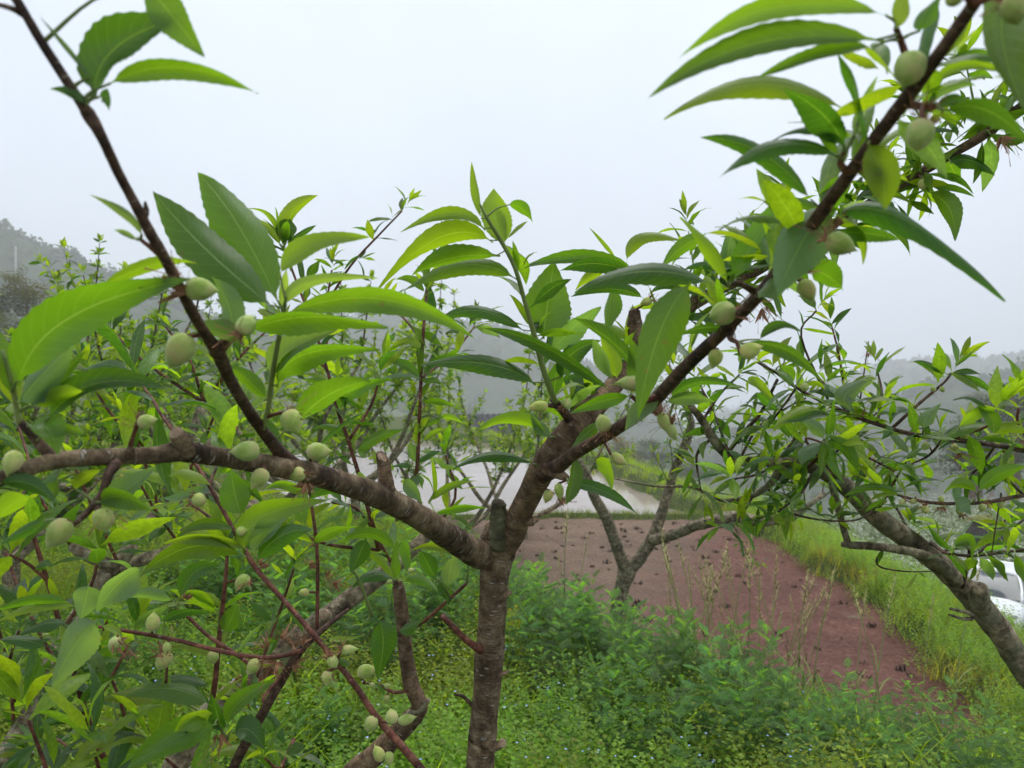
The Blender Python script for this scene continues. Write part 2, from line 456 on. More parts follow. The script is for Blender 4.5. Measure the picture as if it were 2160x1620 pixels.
tag(link('flooded_paddy_water', sheet('flooded_paddy_water', pond_fn, POND_Z, M_WATER, 0.25, (-9.5, 5, 12.2, 32))), kind='structure')

# misty wooded hills
def ridge(name, sil, dist, back, floor, seed, mat, front=0.55):
    px = np.array([s[0] for s in sil], float); py = np.array([s[1] for s in sil], float)
    cols = np.linspace(px[0], px[-1], 150)
    top = np.interp(cols, px, py)
    rows = np.concatenate([np.linspace(0, 1, 34), np.linspace(1.05, 1.6, 10)])
    V = []
    for r in rows:
        d = dist * (front + (1 - front) * min(r, 1.0)) + back * max(0, r - 1.0)
        for cx, ty in zip(cols, top):
            x = (cx - 1080) / FPX * dist * (0.75 + 0.25 * min(r, 1.0))
            zt = CAMZ - (ty - 810) / FPX * dist
            h = math.sin(min(r, 1.0) * math.pi / 2) ** 1.25 if r <= 1 else 1.0 - 0.75 * (r - 1)
            z = floor + (zt - floor) * h
            q = noise.noise(Vector((x * 0.018, d * 0.018, seed))) * 11.0 * math.sin(math.pi * min(r, 0.9)) + noise.noise(Vector((x * 0.12, d * 0.12, seed))) * 2.2
            V.append((x, d, z + q))
    nx = len(cols)
    i = (np.arange(len(rows) - 1)[:, None] * nx + np.arange(nx - 1)[None]).ravel()
    return tag(link(name, np_mesh(name, V, np.stack([i, i + 1, i + nx + 1, i + nx], 1), mat)), kind='structure'), np.array(V), nx

M_HILL = simple('hill_scrub', (0.022, 0.035, 0.012), (0.065, 0.085, 0.030), 0.25, 1.0, 0.0, 0.6, 9.0)
HILLS = []
HILLS.append(ridge('hill', [(-700, 300), (-200, 425), (0, 478), (60, 503), (130, 541), (200, 570), (270, 603), (330, 635), (420, 670), (520, 702), (640, 740), (800, 800), (1000, 880)], 250, 120, -34, 3.1, M_HILL))
HILLS.append(ridge('hill', [(150, 850), (420, 745), (560, 715), (700, 690), (790, 668), (880, 672), (970, 690), (1060, 705), (1160, 745), (1260, 790), (1400, 860)], 430, 150, -34, 7.7, M_HILL))
HILLS.append(ridge('hill', [(1350, 980), (1600, 920), (1760, 885), (1880, 850), (1990, 815), (2070, 822), (2120, 806), (2200, 775), (2500, 640), (2900, 560)], 260, 120, -34, 11.3, M_HILL))
HILLS.append(ridge('hill', [(1500, 900), (1700, 840), (1830, 790), (1920, 762), (2000, 768), (2080, 770), (2200, 750), (2500, 700)], 600, 150, -34, 15.3, M_HILL))

# ------------------------------------------------------------------ peach tree builders
LC = {'d': (0.046, 0.106, 0.020), 'g': (0.092, 0.172, 0.018), 'y': (0.172, 0.250, 0.022), 'b': (0.115, 0.180, 0.105), 'p': (0.20, 0.27, 0.11)}  # letter b: bluish sky sheen painted in over the leaf's glaucous green

def proj(v):
    d = max(v[1], 0.05)
    return 1080 + v[0] / d * FPX, 810 - (v[2] - CAMZ) / d * FPX

def leaf_width(s):
    u = np.clip((s - 0.07) / 0.93, 0, 1)
    w = (u ** 0.66) * ((1 - u) ** 0.92) * (1 - 0.32 * u ** 3)
    w = w / w.max()
    return np.maximum(w, 0.03 * (1 - s) + 0.004)

def leaf_geo(B, Mi, Tp, W, hw, fold=0.35, n=16, wave=0.05, serr=0.03, rs=None):
    """curved, folded, toothed leaf blade through three points; W is the sideways direction"""
    rs = rs or R
    C = 2 * Mi - 0.5 * (B + Tp)
    s = np.linspace(0, 1, n + 1)
    wd = [float(q) for q in leaf_width(s) * hw]; s = [float(q) for q in s]
    ph = rs.uniform(0, 6.28); tw_ = rs.uniform(-0.75, 0.75)
    V, UV = [], []
    cs = (-1, -0.55, 0, 0.55, 1)
    for i, q in enumerate(s):
        p = (1 - q) ** 2 * B + 2 * q * (1 - q) * C + q * q * Tp
        T = (2 * (1 - q) * (C - B) + 2 * q * (Tp - C)).normalized()
        w = (W - T * W.dot(T)).normalized()
        w.rotate(Matrix.Rotation(tw_ * (q - 0.4), 3, T))
        nn = T.cross(w)
        for c in cs:
            k = wd[i] * (1 + (serr * (1 if i % 2 else -1) if abs(c) == 1 and 0 < i < n else 0))
            fo = fold * (0.6 + 0.4 * math.sin(3.0 * q))
            off = w * (c * k * math.cos(fo)) + nn * (abs(c) ** 1.5 * k * math.sin(fo) + wave * hw * c * math.sin(ph + q * 11) * abs(c))
            V.append(p + off); UV.append((0.5 + 0.5 * c, q))
    F = []
    for i in range(n):
        for j in range(4):
            a = i * 5 + j
            F.append((a, a + 1, a + 6, a + 5))
    return np.array([tuple(v) for v in V]), np.array(F), np.array(UV)

# shared leaf prototypes: unit length along +Y, upper side +Z
def make_protos(n, seg, seed):
    rs = random.Random(seed); out = []
    for k in range(n):
        droop = rs.uniform(0.02, 0.22)
        side = rs.uniform(-0.10, 0.10)
        Tp = Vector((side, 1.0 - droop * 0.5, -droop * 1.6)); Mi = Vector((side * 0.2, 0.52, droop * 0.22))
        out.append(leaf_geo(Vector((0, 0, 0)), Mi, Tp, Vector((1, 0, rs.uniform(-0.25, 0.25))), rs.uniform(0.096, 0.132), rs.uniform(0.15, 0.6), seg, 0.10, 0.035 if seg > 8 else 0.0, rs))
    return out
PROTO = make_protos(12, 12, 5)
PROTO_ME = [np_mesh('peach_leaf', v, f, M_LEAF, uv=uv) for v, f, uv in PROTO]

def lowpoly(v, seg):
    """leaf prototype reduced to edge-rib-edge with few stations"""
    st = np.linspace(0, 12, seg + 1).round().astype(int)
    V = []
    for i in st:
        for j in (0, 2, 4): V.append(v[i * 5 + j])
    T = []
    for i in range(seg):
        for j in range(2):
            a = i * 3 + j
            T += [(a, a + 1, a + 4), (a, a + 4, a + 3)]
    return np.array(V), np.array(T), None
LOW = [lowpoly(v, 5) for v, f, uv in PROTO]
VLOW = [lowpoly(v * np.array([1.8, 1, 1]), 3) for v, f, uv in PROTO]

def crom(P0, k):
    """Catmull-Rom resample of an (n, 4) array: x y z radius"""
    A = np.vstack([2 * P0[0] - P0[1], P0, 2 * P0[-1] - P0[-2]])
    out = []
    for i in range(1, len(A) - 2):
        for u in np.linspace(0, 1, k, endpoint=False):
            a, b_, c, d = A[i - 1], A[i], A[i + 1], A[i + 2]
            out.append(0.5 * ((2 * b_) + (-a + c) * u + (2 * a - 5 * b_ + 4 * c - d) * u * u + (-a + 3 * b_ - 3 * c + d) * u ** 3))
    out.append(P0[-1])
    out = np.array(out); out[:, 3] = np.maximum(out[:, 3], 0.0004)
    return out

def tube_geo(pts, sides=10, rough=0.06, tip='round'):
    V, F, UV = [], [], []
    n = len(pts)
    up = Vector((0.31, 0.2, 0.93)); prev = None; L = 0
    for i in range(n):
        p = Vector(pts[i][:3]); r = pts[i][3]
        T = (Vector(pts[min(i + 1, n - 1)][:3]) - Vector(pts[max(i - 1, 0)][:3]))
        T = T.normalized() if T.length > 1e-9 else Vector((0, 0, 1))
        x = (prev - T * prev.dot(T)) if prev is not None else T.cross(up)
        if x.length < 1e-4: x = T.cross(Vector((1, 0, 0)))
        x.normalize(); prev = x; y = T.cross(x)
        if i: L += (p - Vector(pts[i - 1][:3])).length
        for j in range(sides + 1):
            a = 2 * math.pi * (j % sides) / sides
            dr = x * math.cos(a) + y * math.sin(a)
            q = p + dr * r
            k = 1 + rough * (noise.noise(q / (r * 1.6 + 1e-5)) + 0.6 * noise.noise(q / (r * 0.5 + 1e-5)))
            V.append(tuple(p + dr * (r * k))); UV.append((j / sides * 6.283 * r, L))
    s1 = sides + 1
    for i in range(n - 1):
        for j in range(sides):
            a = i * s1 + j
            F.append((a, a + 1, a + s1 + 1, a + s1))
    for end, i in ((0, 0), (1, n - 1)):
        c = len(V)
        ext = (Vector(pts[-1][:3]) - Vector(pts[-2][:3])).normalized() * pts[-1][3] * (0.5 if tip == 'round' else 0.0) if end else Vector((0, 0, 0))
        V.append(tuple(Vector(pts[i][:3]) + ext)); UV.append((0, L * end))
        for j in range(sides):
            a = i * s1 + j
            F.append((a, a + 1, c, c) if end else (a + 1, a, c, c))
    T = []
    for f in F:
        T.append((f[0], f[1], f[2]))
        if f[2] != f[3]: T.append((f[0], f[2], f[3]))
    return np.array(V), np.array(T), np.array(UV)

def tube(name, pts, mat, parent, sides=10, k=5, rough=0.06, tip='round'):
    arr = crom(np.array(pts, float), k)
    v, t_, uv = tube_geo(arr, sides, rough, tip)
    o0 = v.mean(0)
    # keep texture in world metres: mesh is stored relative to its middle
    return link(name, np_mesh(name, v - o0, t_, mat, uv=uv), parent, Matrix.Translation(Vector(o0))), arr

# young fruit: unit length along +Y (stalk end at 0, beak at 1)
def fruit_geo(fat, beak, seed):
    rs = random.Random(seed)
    prof = [(0, .12), (.03, .45), (.10, .73), (.22, .94), (.36, 1.0), (.50, .96), (.62, .84), (.73, .63), (.82, .40), (.89, .21), (.94, .10), (1.0, .035)]
    if beak < 0.9: prof = [(0, .2), (.03, .48), (.10, .75), (.22, .94), (.38, 1.0), (.54, .97), (.68, .85), (.79, .64), (.87, .40), (.93, .17), (.965, .08), (1.0, .03)]
    V, F = [], []
    n = 24
    st = prof
    for q, r in prof:
        rr = fat * 0.5 * r
        for j in range(n):
            a = 2 * math.pi * j / n
            groove = 1 - 0.10 * math.exp(-(((a + math.pi) % (2 * math.pi) - math.pi) / 0.22) ** 2)
            V.append((rr * math.cos(a) * groove, q, rr * math.sin(a) * (0.94 if True else 1) * groove))
    for i in range(len(st) - 1):
        for j in range(n):
            F.append((i * n + j, i * n + (j + 1) % n, (i + 1) * n + (j + 1) % n, (i + 1) * n + j))
    return np.array(V), np.array(F)
FRUIT_ME = {}
for nm, (fat, bk) in {'round': (0.86, 0.72), 'oval': (0.70, 1.0), 'slim': (0.56, 1.05)}.items():
    v, f = fruit_geo(fat, bk, 3)
    FRUIT_ME[nm] = np_mesh('young_peach', v, f, M_FRUIT)

# shrivelled flower: thin stamens and crumpled sepals hanging round +Y, about 1 unit long
def dried_geo(seed, nst=18, nse=5):
    rs = random.Random(seed); V, T = [], []
    for k in range(nst + nse):
        sep = k >= nst
        a = rs.uniform(0, 6.28); sp_ = rs.uniform(0.2, 0.75)
        d = Vector((math.cos(a) * sp_, rs.uniform(0.3, 0.8), math.sin(a) * sp_)).normalized()
        L = rs.uniform(0.35, 1.0) * (0.65 if sep else 1.0)
        w = 0.10 if sep else 0.014
        p = Vector((math.cos(a) * 0.12, 0, math.sin(a) * 0.12))
        side = d.cross(Vector((rs.uniform(-1, 1), rs.uniform(-1, 1), rs.uniform(-1, 1)))).normalized()
        bend = Vector((rs.uniform(-1, 1), rs.uniform(-1, 1), rs.uniform(-1, 1))) * 0.75
        o = len(V); ns = 5
        for i in range(ns + 1):
            q = i / ns
            c = p + d * (L * q) + bend * (L * q * q)
            ww = w * (math.sin(math.pi * (0.15 + 0.8 * q)) if sep else (1.0 if q < 0.95 else 2.2))
            nrm = d.cross(side) * (0.35 * ww)
            V += [tuple(c - side * ww), tuple(c + nrm), tuple(c + side * ww)]
        for i in range(ns):
            for j in range(2):
                a0 = o + i * 3 + j
                T += [(a0, a0 + 1, a0 + 4), (a0, a0 + 4, a0 + 3)]
    return np.array(V), np.array(T)
DRY_ME = [np_mesh('dried_flower', *dried_geo(s, n1, n2), M_DRY) for s, n1, n2 in ((1, 26, 6), (2, 18, 8), (3, 30, 5), (4, 14, 9))]

NOISEY = lambda rs, a: rs.uniform(-a, a)

class Tree:
    def __init__(s, label, base, seed, group='peach trees of the orchard'):
        s.root = empty('peach_tree', base)
        tag(s.root, label, 'tree', group)
        s.rs = random.Random(seed)
        s.pts = []            # (world point, px, py) samples along the wood
        s.loose = []          # procedural leaves: proto, matrix, colour, size on the picture
        s.nind = 0
        s.wf = 1.0
    def sample(s, arr):
        for a in arr:
            v = Vector(a[:3]); x, y = proj(v)
            s.pts.append((v, x, y, a[3]))
    def wood(s, name, spec, mat, sides=10, k=5, rough=0.06, tip='round', reg=True):
        """spec rows: px, py, depth, width in photo pixels"""
        pts = []
        for px, py, d, w in spec:
            v = P(px, py, d); pts.append((v.x, v.y, v.z, s.wf * w / FPX * d / 2))
        o, arr = tube(name, pts, mat, s.root, sides, k, rough, tip)
        if reg: s.sample(arr)
        return o, arr
    def wood3(s, name, pts, mat, sides=7, k=3, rough=0.05, reg=True):
        o, arr = tube(name, pts, mat, s.root, sides, k, rough)
        if reg: s.sample(arr)
        return o, arr
    def cut(s, stub, px, py, d, w, nrm):
        """pale sawn face on the end of a stub"""
        c = P(px, py, d); r = w / FPX * d / 2
        n = Vector(nrm).normalized(); x = n.orthogonal().normalized(); y = n.cross(x)
        V = [tuple(c + n * r * 0.12)]; V += [tuple(c + (x * math.cos(a) + y * math.sin(a)) * r) for a in np.linspace(0, 2 * math.pi, 15)[:-1]]
        V += [tuple(c - n * r * 0.5 + (x * math.cos(a) + y * math.sin(a)) * r * 1.02) for a in np.linspace(0, 2 * math.pi, 15)[:-1]]
        T = [(0, 1 + j, 1 + (j + 1) % 14) for j in range(14)]
        for j in range(14):
            k = (j + 1) % 14
            T += [(1 + j, 15 + j, 15 + k), (1 + j, 15 + k, 1 + k)]
        link('cut_face', np_mesh('cut_face', V, T, M_WOOD, uv=np.array([(v[0], v[2]) for v in V]), smooth=False), stub)
    def near(s, px, py, dmax=1e9):
        best = min(s.pts, key=lambda q: (q[1] - px) ** 2 + (q[2] - py) ** 2)
        return best
    def leaf(s, spec):
        """one traced leaf: base, middle and tip in photo pixels, visible width, colour letter for age and painted sheen, then optional depth, tilt, depth change"""
        a = spec.split()
        bx, by, mx, my, tx, ty, w = map(float, a[:7]); col = a[7]
        rs = s.rs
        q = s.near(bx, by)
        d0 = float(a[8]) if len(a) > 8 and a[8] != '-' else q[0].y - 0.004
        tilt = math.radians(float(a[9])) if len(a) > 9 and a[9] != '-' else math.radians(rs.choice((-1, 1)) * rs.uniform(15, 42))
        Lpx = math.hypot(mx - bx, my - by) + math.hypot(tx - mx, ty - my)
        L = Lpx / FPX * d0
        dd = float(a[10]) if len(a) > 10 else rs.uniform(-0.45, 0.12)
        d2 = d0 + dd * L; d1 = d0 + dd * L * 0.4 + rs.uniform(-0.04, 0.04) * L
        B, Mi, Tp = P(bx, by, d0), P(mx, my, d1), P(tx, ty, d2)
        v = (Mi - Vector((0, 0, CAMZ))).normalized()
        T = (Tp - B).normalized()
        perp = T.cross(v).normalized()
        if perp.z < 0: perp = -perp
        W = perp * math.cos(tilt) + v * math.sin(tilt)
        hw = 0.90 * w / FPX * d1 / 2 / max(0.35, math.cos(tilt)) * 1.06
        fold = rs.uniform(0.3, 0.7) * rs.choice((-1, 1, 1))
        V, F, UV = leaf_geo(B, Mi, Tp, W, hw * (1 + 0.12 * abs(fold)), fold, 26, 0.10, 0.035, rs)
        V = V - np.array(B)
        o = link('leaf', np_mesh('leaf', V, F, M_LEAF, uv=UV), s.root, Matrix.Translation(B))
        j = rs.uniform(0.85, 1.18)
        o.color = tuple(c * j * rs.uniform(0.93, 1.07) for c in LC[col]) + (1,)
        s.nind += 1
        # petiole back to the wood
        gap = (B - q[0]).length
        if gap < 0.075 * max(1.0, d0):
            e = Vector(V[1 * 5 + 2]) + B
            mid = (B + q[0]) / 2 + Vector((0, 0, 0.1 * gap))
            r0 = 0.0009 + 0.0006 * (d0 > 1)
            pt = [(*q[0], r0 * 1.5), (*mid, r0), (*e, r0 * 0.8)]
            arr = crom(np.array(pt), 4); vv, tt, uu = tube_geo(arr, 5, 0.0)
            p = link('petiole', np_mesh('petiole', vv - np.array(B), tt, M_SHOOT, uv=uu), o, Matrix.Translation(B))
        return o
    def fruit(s, px, py, L, Wd, ang, d=None, dry=None, shade=1.0):
        """young peach: centre, length and width in pixels, direction of its beak in the picture (degrees, 0 right, 90 up)"""
        rs = s.rs
        q = s.near(px, py)
        d = d if d else max(0.2, q[0].y - (q[3] + L / FPX * q[0].y * 0.35))
        ln = 0.93 * L / FPX * d
        a = math.radians(ang)
        dirv = Vector((math.cos(a), rs.uniform(-0.25, 0.25), math.sin(a))).normalized()
        c = P(px, py, d)
        base = c - dirv * ln * 0.5
        asp = Wd / L
        nm = 'round' if asp > 0.84 else ('oval' if asp > 0.66 else 'slim')
        m3 = frame(dirv, Vector((rs.uniform(-1, 1), -1, rs.uniform(-1, 1))), rs.uniform(0, 6))
        mw = mat44(m3, base, ln)
        o = link('young_peach', FRUIT_ME[nm], s.root, mw)
        k = shade * rs.uniform(0.98, 1.3)
        o.color = (k * rs.uniform(0.95, 1.08), k, k * rs.uniform(0.85, 1.1), 1)
        gap = (base - q[0]).length
        if gap < 0.06 * max(1, d):
            mid = (base + q[0]) / 2
            pt = np.array([(*q[0], 0.0021), (*mid, 0.0016), (*(base + dirv * ln * 0.04), 0.0019)])
            vv, tt, uu = tube_geo(crom(pt, 4), 6, 0.08)
            inv = np.array(mw.inverted())
            vl = vv @ inv[:3, :3].T + inv[:3, 3]
            link('stalk', np_mesh('stalk', vl, tt, M_TWIGR, uv=uu), o, mw)
        if dry is None and rs.random() < 0.35: dry = ang + 180 + rs.uniform(-70, 70)
        if dry is not None:
            # withered flower still clinging to the fruit
            dv = Vector((math.cos(math.radians(dry)), rs.uniform(-0.4, 0.1), math.sin(math.radians(dry)))).normalized()
            mm = mat44(frame(dv, Vector((0, -1, 0.3)), rs.uniform(0, 6)), base + dirv * ln * 0.15, ln * rs.uniform(0.8, 1.1))
            link('dried_flower', rs.choice(DRY_ME), o, mm)
        return o
    def dry(s, px, py, size, ang, d=None):
        q = s.near(px, py); d = d or q[0].y - q[3]
        a = math.radians(ang); dv = Vector((math.cos(a), -0.3, math.sin(a))).normalized()
        return link('dried_flower', s.rs.choice(DRY_ME), s.root, mat44(frame(dv, Vector((0, -1, 0.2)), s.rs.uniform(0, 6)), P(px, py, d), 0.9 * size / FPX * d))
    # ---- procedural foliage
    def put(s, p, dirv, L, col, up=None):
        rs = s.rs
        up = up or Vector((rs.uniform(-0.45, 0.45), rs.uniform(-0.45, 0.45), 1))
        m3 = frame(dirv, up, rs.uniform(-0.5, 0.5))
        k = rs.randrange(len(PROTO))
        M = mat44(m3, p, (L * rs.uniform(0.85, 1.25), L, L))
        c = np.array(LC[col]) * rs.uniform(0.75, 1.25) * np.array([rs.uniform(0.88, 1.15), 1, rs.uniform(0.8, 1.2)])
        x, y = proj(p + dirv * L * 0.5)
        inside = -60 < x < 2220 and -60 < y < 1680 and p.y > 0.1
        s.loose.append((k, M, c, (L / p.y if inside else 0.0)))
    def rosette(s, p, axis, n, L, young=0.35, spread=(35, 80)):
        rs = s.rs; ax = axis.normalized(); x = ax.orthogonal().normalized(); y = ax.cross(x)
        a0 = rs.uniform(0, 6.28)
        for k in range(n):
            a = a0 + 2.4 * k + rs.uniform(-0.3, 0.3)
            f = k / max(1, n - 1)
            th = math.radians(spread[1] + (spread[0] - spread[1]) * f + rs.uniform(-10, 10))
            dv = ax * math.cos(th) + (x * math.cos(a) + y * math.sin(a)) * math.sin(th)
            dv.z += 0.12
            col = 'y' if rs.random() < young * (0.4 + f) else rs.choice('ggddb')
            s.put(p + ax * (0.006 * k), dv.normalized(), L * (1.05 - 0.45 * f) * rs.uniform(0.75, 1.15), col)
    def shoot(s, arr, L, gap, n=(3, 6), young=0.35, start=0.0, tipn=7):
        """leaf rosettes along a twig already built (arr rows x y z r), a brighter tuft at its end"""
        rs = s.rs; acc = rs.uniform(0, gap); tot = 0
        seglen = [float(np.linalg.norm(arr[i + 1][:3] - arr[i][:3])) for i in range(len(arr) - 1)]
        full = sum(seglen)
        for i, sl in enumerate(seglen):
            tot += sl; acc += sl
            if tot < start * full: continue
            T = Vector(arr[i + 1][:3] - arr[i][:3])
            if T.length < 1e-6: continue
            T.normalize()
            while acc > gap:
                acc -= gap * rs.uniform(0.75, 1.3)
                side = T.orthogonal().normalized(); side.rotate(Matrix.Rotation(rs.uniform(0, 6.28), 3, T))
                ax = (side + T * 0.5 + Vector((0, 0, 0.55))).normalized()
                s.rosette(Vector(arr[i][:3]) + side * arr[i][3], ax, rs.randint(*n), L, young)
        T = Vector(arr[-1][:3] - arr[-2][:3]).normalized()
        if tipn: s.rosette(Vector(arr[-1][:3]), (T + Vector((0, 0, 0.2))).normalized(), tipn, L, young + 0.35, (12, 70))
    def autotwigs(s, arr, count, length, mat, L, gap, r0=0.003, upb=0.9, sides=5, tw=None, young=0.35, start=0.15, n=(3, 6)):
        rs = s.rs
        for k in range(count):
            i = rs.randint(int(start * (len(arr) - 2)), len(arr) - 2)
            p = Vector(arr[i][:3]); T = Vector(arr[i + 1][:3] - arr[i][:3]).normalized()
            side = T.orthogonal().normalized(); side.rotate(Matrix.Rotation(rs.uniform(0, 6.28), 3, T))
            dv = (side * 0.9 + T * rs.uniform(0, 0.8) + Vector((0, 0, upb * rs.uniform(0.3, 1.3)))).normalized()
            ln = length * rs.uniform(0.5, 1.25)
            bend = Vector((rs.uniform(-1, 1), rs.uniform(-1, 1), rs.uniform(0, 0.8))) * 0.22
            pts = []
            for u in (0, 0.33, 0.66, 1.0):
                q = p + dv * ln * u + bend * ln * u * u + Vector((rs.uniform(-1, 1), rs.uniform(-1, 1), rs.uniform(-1, 1))) * 0.02 * ln
                pts.append((*q, r0 * (1.15 - 0.75 * u)))
            o, a = s.wood3('twig', pts, mat, sides, 3, 0.05)
            s.shoot(a, L, gap, n, young, 0.12)
    def finish(s, proto=None, maxind=300):
        if not s.loose: return
        proto = proto or LOW
        order = sorted(range(len(s.loose)), key=lambda i: -s.loose[i][3])
        room = max(0, maxind - s.nind)
        ind = set()
        for i in order[:room]:
            k, M, c, sc = s.loose[i]
            if sc <= 0: break
            ind.add(i)
            o = link('leaf', PROTO_ME[k], s.root, M); o.color = (*c, 1)
        rest = [s.loose[i] for i in range(len(s.loose)) if i not in ind]
        if rest:
            b = np.array(s.root.location)
            Ms = np.array([np.array(q[1]) for q in rest]); Ms[:, :3, 3] -= b
            me = join_inst('foliage', proto, [q[0] for q in rest], Ms, [q[2] for q in rest], M_LEAFA)
            tag(link('foliage', me, s.root, Matrix.Translation(s.root.location)), kind='stuff')

# ------------------------------------------------------------------ the near tree
def gz(x, y): return float(ground_z(x, y))

t1 = Tree('nearest peach tree, forked brown trunk in the middle with two long fruiting limbs', (-0.05, 1.3, gz(-0.05, 1.3)), 11)
zt = gz(-0.05, 1.3)
trunk_pts = [(-0.075, 1.32, zt - 0.05, 0.044), (-0.07, 1.31, zt + 0.25, 0.031)]
for px, py, d, w in [(1012, 1660, 1.30, 60), (1018, 1560, 1.30, 60), (1025, 1480, 1.30, 58), (1032, 1385, 1.30, 62), (1036, 1340, 1.30, 60), (1040, 1270, 1.30, 58), (1044, 1205, 1.30, 64), (1052, 1150, 1.30, 80), (1056, 1110, 1.30, 66)]:
    v = P(px, py, d); trunk_pts.append((v.x, v.y, v.z, w / FPX * d / 2))
o, arr = tube('trunk', trunk_pts, M_BARK, t1.root, 18, 6, 0.07); t1.sample(arr)
t1.wf = 0.69
# left limb, coming towards the camera
t1.wood('limb', [(1050, 1165, 1.30, 74), (1015, 1172, 1.28, 86), (960, 1140, 1.2, 82), (880, 1088, 1.06, 76), (800, 1047, 0.95, 76), (720, 1018, 0.86, 70), (640, 995, 0.79, 68), (560, 980, 0.73, 62), (470, 965, 0.68, 58), (385, 952, 0.64, 66), (330, 960, 0.62, 54), (230, 964, 0.59, 53), (130, 970, 0.56, 52), (60, 988, 0.54, 48), (-30, 1022, 0.52, 44), (-200, 1080, 0.5, 40)], M_BARK, 16, 6, 0.07)
# right limb
t1.wf = 0.86
t1.wood('limb', [(1050, 1160, 1.30, 70), (1078, 1125, 1.28, 70), (1108, 1060, 1.22, 58), (1145, 990, 1.15, 66), (1190, 920, 1.12, 60), (1230, 880, 1.12, 64), (1285, 825, 1.14, 48), (1345, 750, 1.17, 44), (1420, 670, 1.2, 38), (1500, 620, 1.22, 30), (1600, 570, 1.22, 24), (1750, 478, 1.2, 22), (1900, 390, 1.16, 22), (2000, 330, 1.12, 22), (2080, 282, 1.08, 23), (2180, 205, 1.04, 22), (2330, 100, 1.0, 20)], M_BARKB, 14, 6, 0.08)
st, a = t1.wood('stub', [(1350, 760, 1.16, 34), (1343, 720, 1.15, 36), (1339, 690, 1.145, 38), (1338, 655, 1.14, 28)], M_BARKB, 12, 4, 0.1)
t1.wf = 0.64
# the fruiting branch that climbs to the upper right, ever nearer
t1.wood('branch', [(1145, 1000, 1.14, 60), (1175, 985, 1.11, 56), (1215, 955, 1.05, 42), (1300, 905, 0.94, 41), (1370, 855, 0.85, 44), (1450, 770, 0.75, 44), (1530, 695, 0.67, 42), (1600, 622, 0.61, 42), (1680, 520, 0.55, 43), (1760, 410, 0.50, 46), (1830, 315, 0.46, 44), (1900, 222, 0.43, 47), (1980, 115, 0.40, 44), (2060, 0, 0.375, 43), (2160, -140, 0.35, 40)], M_TWIGD, 14, 6, 0.07)
# the branch that climbs to the upper left
t1.wood('branch', [(640, 1000, 0.79, 60), (600, 965, 0.76, 50), (575, 935, 0.73, 42), (530, 875, 0.68, 38), (485, 800, 0.62, 40), (462, 748, 0.58, 46), (430, 700, 0.55, 36), (400, 648, 0.52, 36), (375, 598, 0.50, 34), (345, 540, 0.48, 36), (315, 488, 0.465, 36), (290, 440, 0.455, 33), (250, 365, 0.44, 32), (215, 290, 0.425, 35), (188, 243, 0.42, 46), (170, 215, 0.415, 34), (100, 108, 0.405, 31), (35, 0, 0.395, 29), (-40, -120, 0.38, 27)], M_TWIGD, 14, 6, 0.08)
t1.wf = 0.75
# spurs, stubs and nubs
t1.wood('spur', [(455, 748, 0.58, 40), (475, 722, 0.572, 32), (500, 702, 0.565, 18), (515, 697, 0.56, 10)], M_TWIGD, 9, 4)
t1.wood('spur', [(345, 545, 0.48, 20), (325, 528, 0.475, 15), (300, 508, 0.47, 12), (288, 502, 0.47, 8)], M_TWIGR, 8, 4)
t1.wood('spur', [(300, 470, 0.46, 22), (308, 445, 0.458, 18), (306, 425, 0.455, 6)], M_TWIGD, 8, 4)
t1.wood('spur', [(50, 30, 0.40, 24), (25, 18, 0.395, 16), (-10, 8, 0.39, 12)], M_TWIGD, 8, 4)
t1.wood('shoot', [(555, 905, 0.70, 16), (566, 860, 0.69, 14), (573, 800, 0.67, 15), (585, 730, 0.64, 14), (598, 660, 0.61, 14), (603, 630, 0.6, 8)], M_SHOOT, 9, 5)
t1.wood('spur', [(130, 975, 0.56, 46), (108, 962, 0.555, 34), (70, 920, 0.55, 26), (42, 888, 0.545, 20)], M_TWIGD, 9, 4)
t1.wood('shoot', [(42, 892, 0.545, 18), (35, 860, 0.54, 16), (25, 810, 0.53, 14), (5, 740, 0.52, 10)], M_SHOOT, 8, 4)
t1.wood('spur', [(245, 975, 0.59, 34), (230, 1000, 0.58, 28), (215, 1040, 0.575, 21), (185, 1080, 0.57, 19), (155, 1108, 0.565, 12)], M_TWIGD, 9, 4)
t1.wood('spur', [(210, 1045, 0.575, 18), (206, 1075, 0.57, 16), (207, 1090, 0.57, 12)], M_TWIGD, 8, 3)
t1.wood('spur', [(1205, 905, 1.12, 30), (1198, 880, 1.10, 26), (1188, 862, 1.08, 20), (1165, 842, 1.06, 17)], M_TWIGD, 9, 4)
t1.wood('spur', [(1198, 885, 1.10, 20), (1175, 858, 1.07, 16), (1155, 855, 1.06, 12)], M_TWIGD, 8, 3)
t1.wood('shoot', [(1172, 848, 1.06, 17), (1158, 815, 1.04, 17), (1142, 765, 1.02, 16), (1128, 710, 0.99, 15), (1108, 640, 0.96, 13), (1086, 565, 0.93, 12), (1055, 505, 0.91, 12), (1030, 465, 0.89, 10), (1012, 430, 0.88, 6)], M_SHOOT, 10, 5)
t1.wood('spur', [(1545, 690, 0.665, 24), (1540, 712, 0.66, 18), (1555, 722, 0.65, 12)], M_TWIGD, 8, 3)
t1.wood('spur', [(1600, 620, 0.61, 24), (1560, 598, 0.60, 16), (1540, 600, 0.595, 10)], M_TWIGD, 8, 3)
t1.wood('spur', [(1790, 365, 0.48, 26), (1772, 345, 0.475, 18), (1780, 320, 0.47, 12)], M_TWIGR, 8, 3)
t1.wood('shoot', [(1775, 335, 0.472, 12), (1800, 290, 0.468, 11), (1815, 240, 0.464, 8)], M_SHOOT, 8, 3)
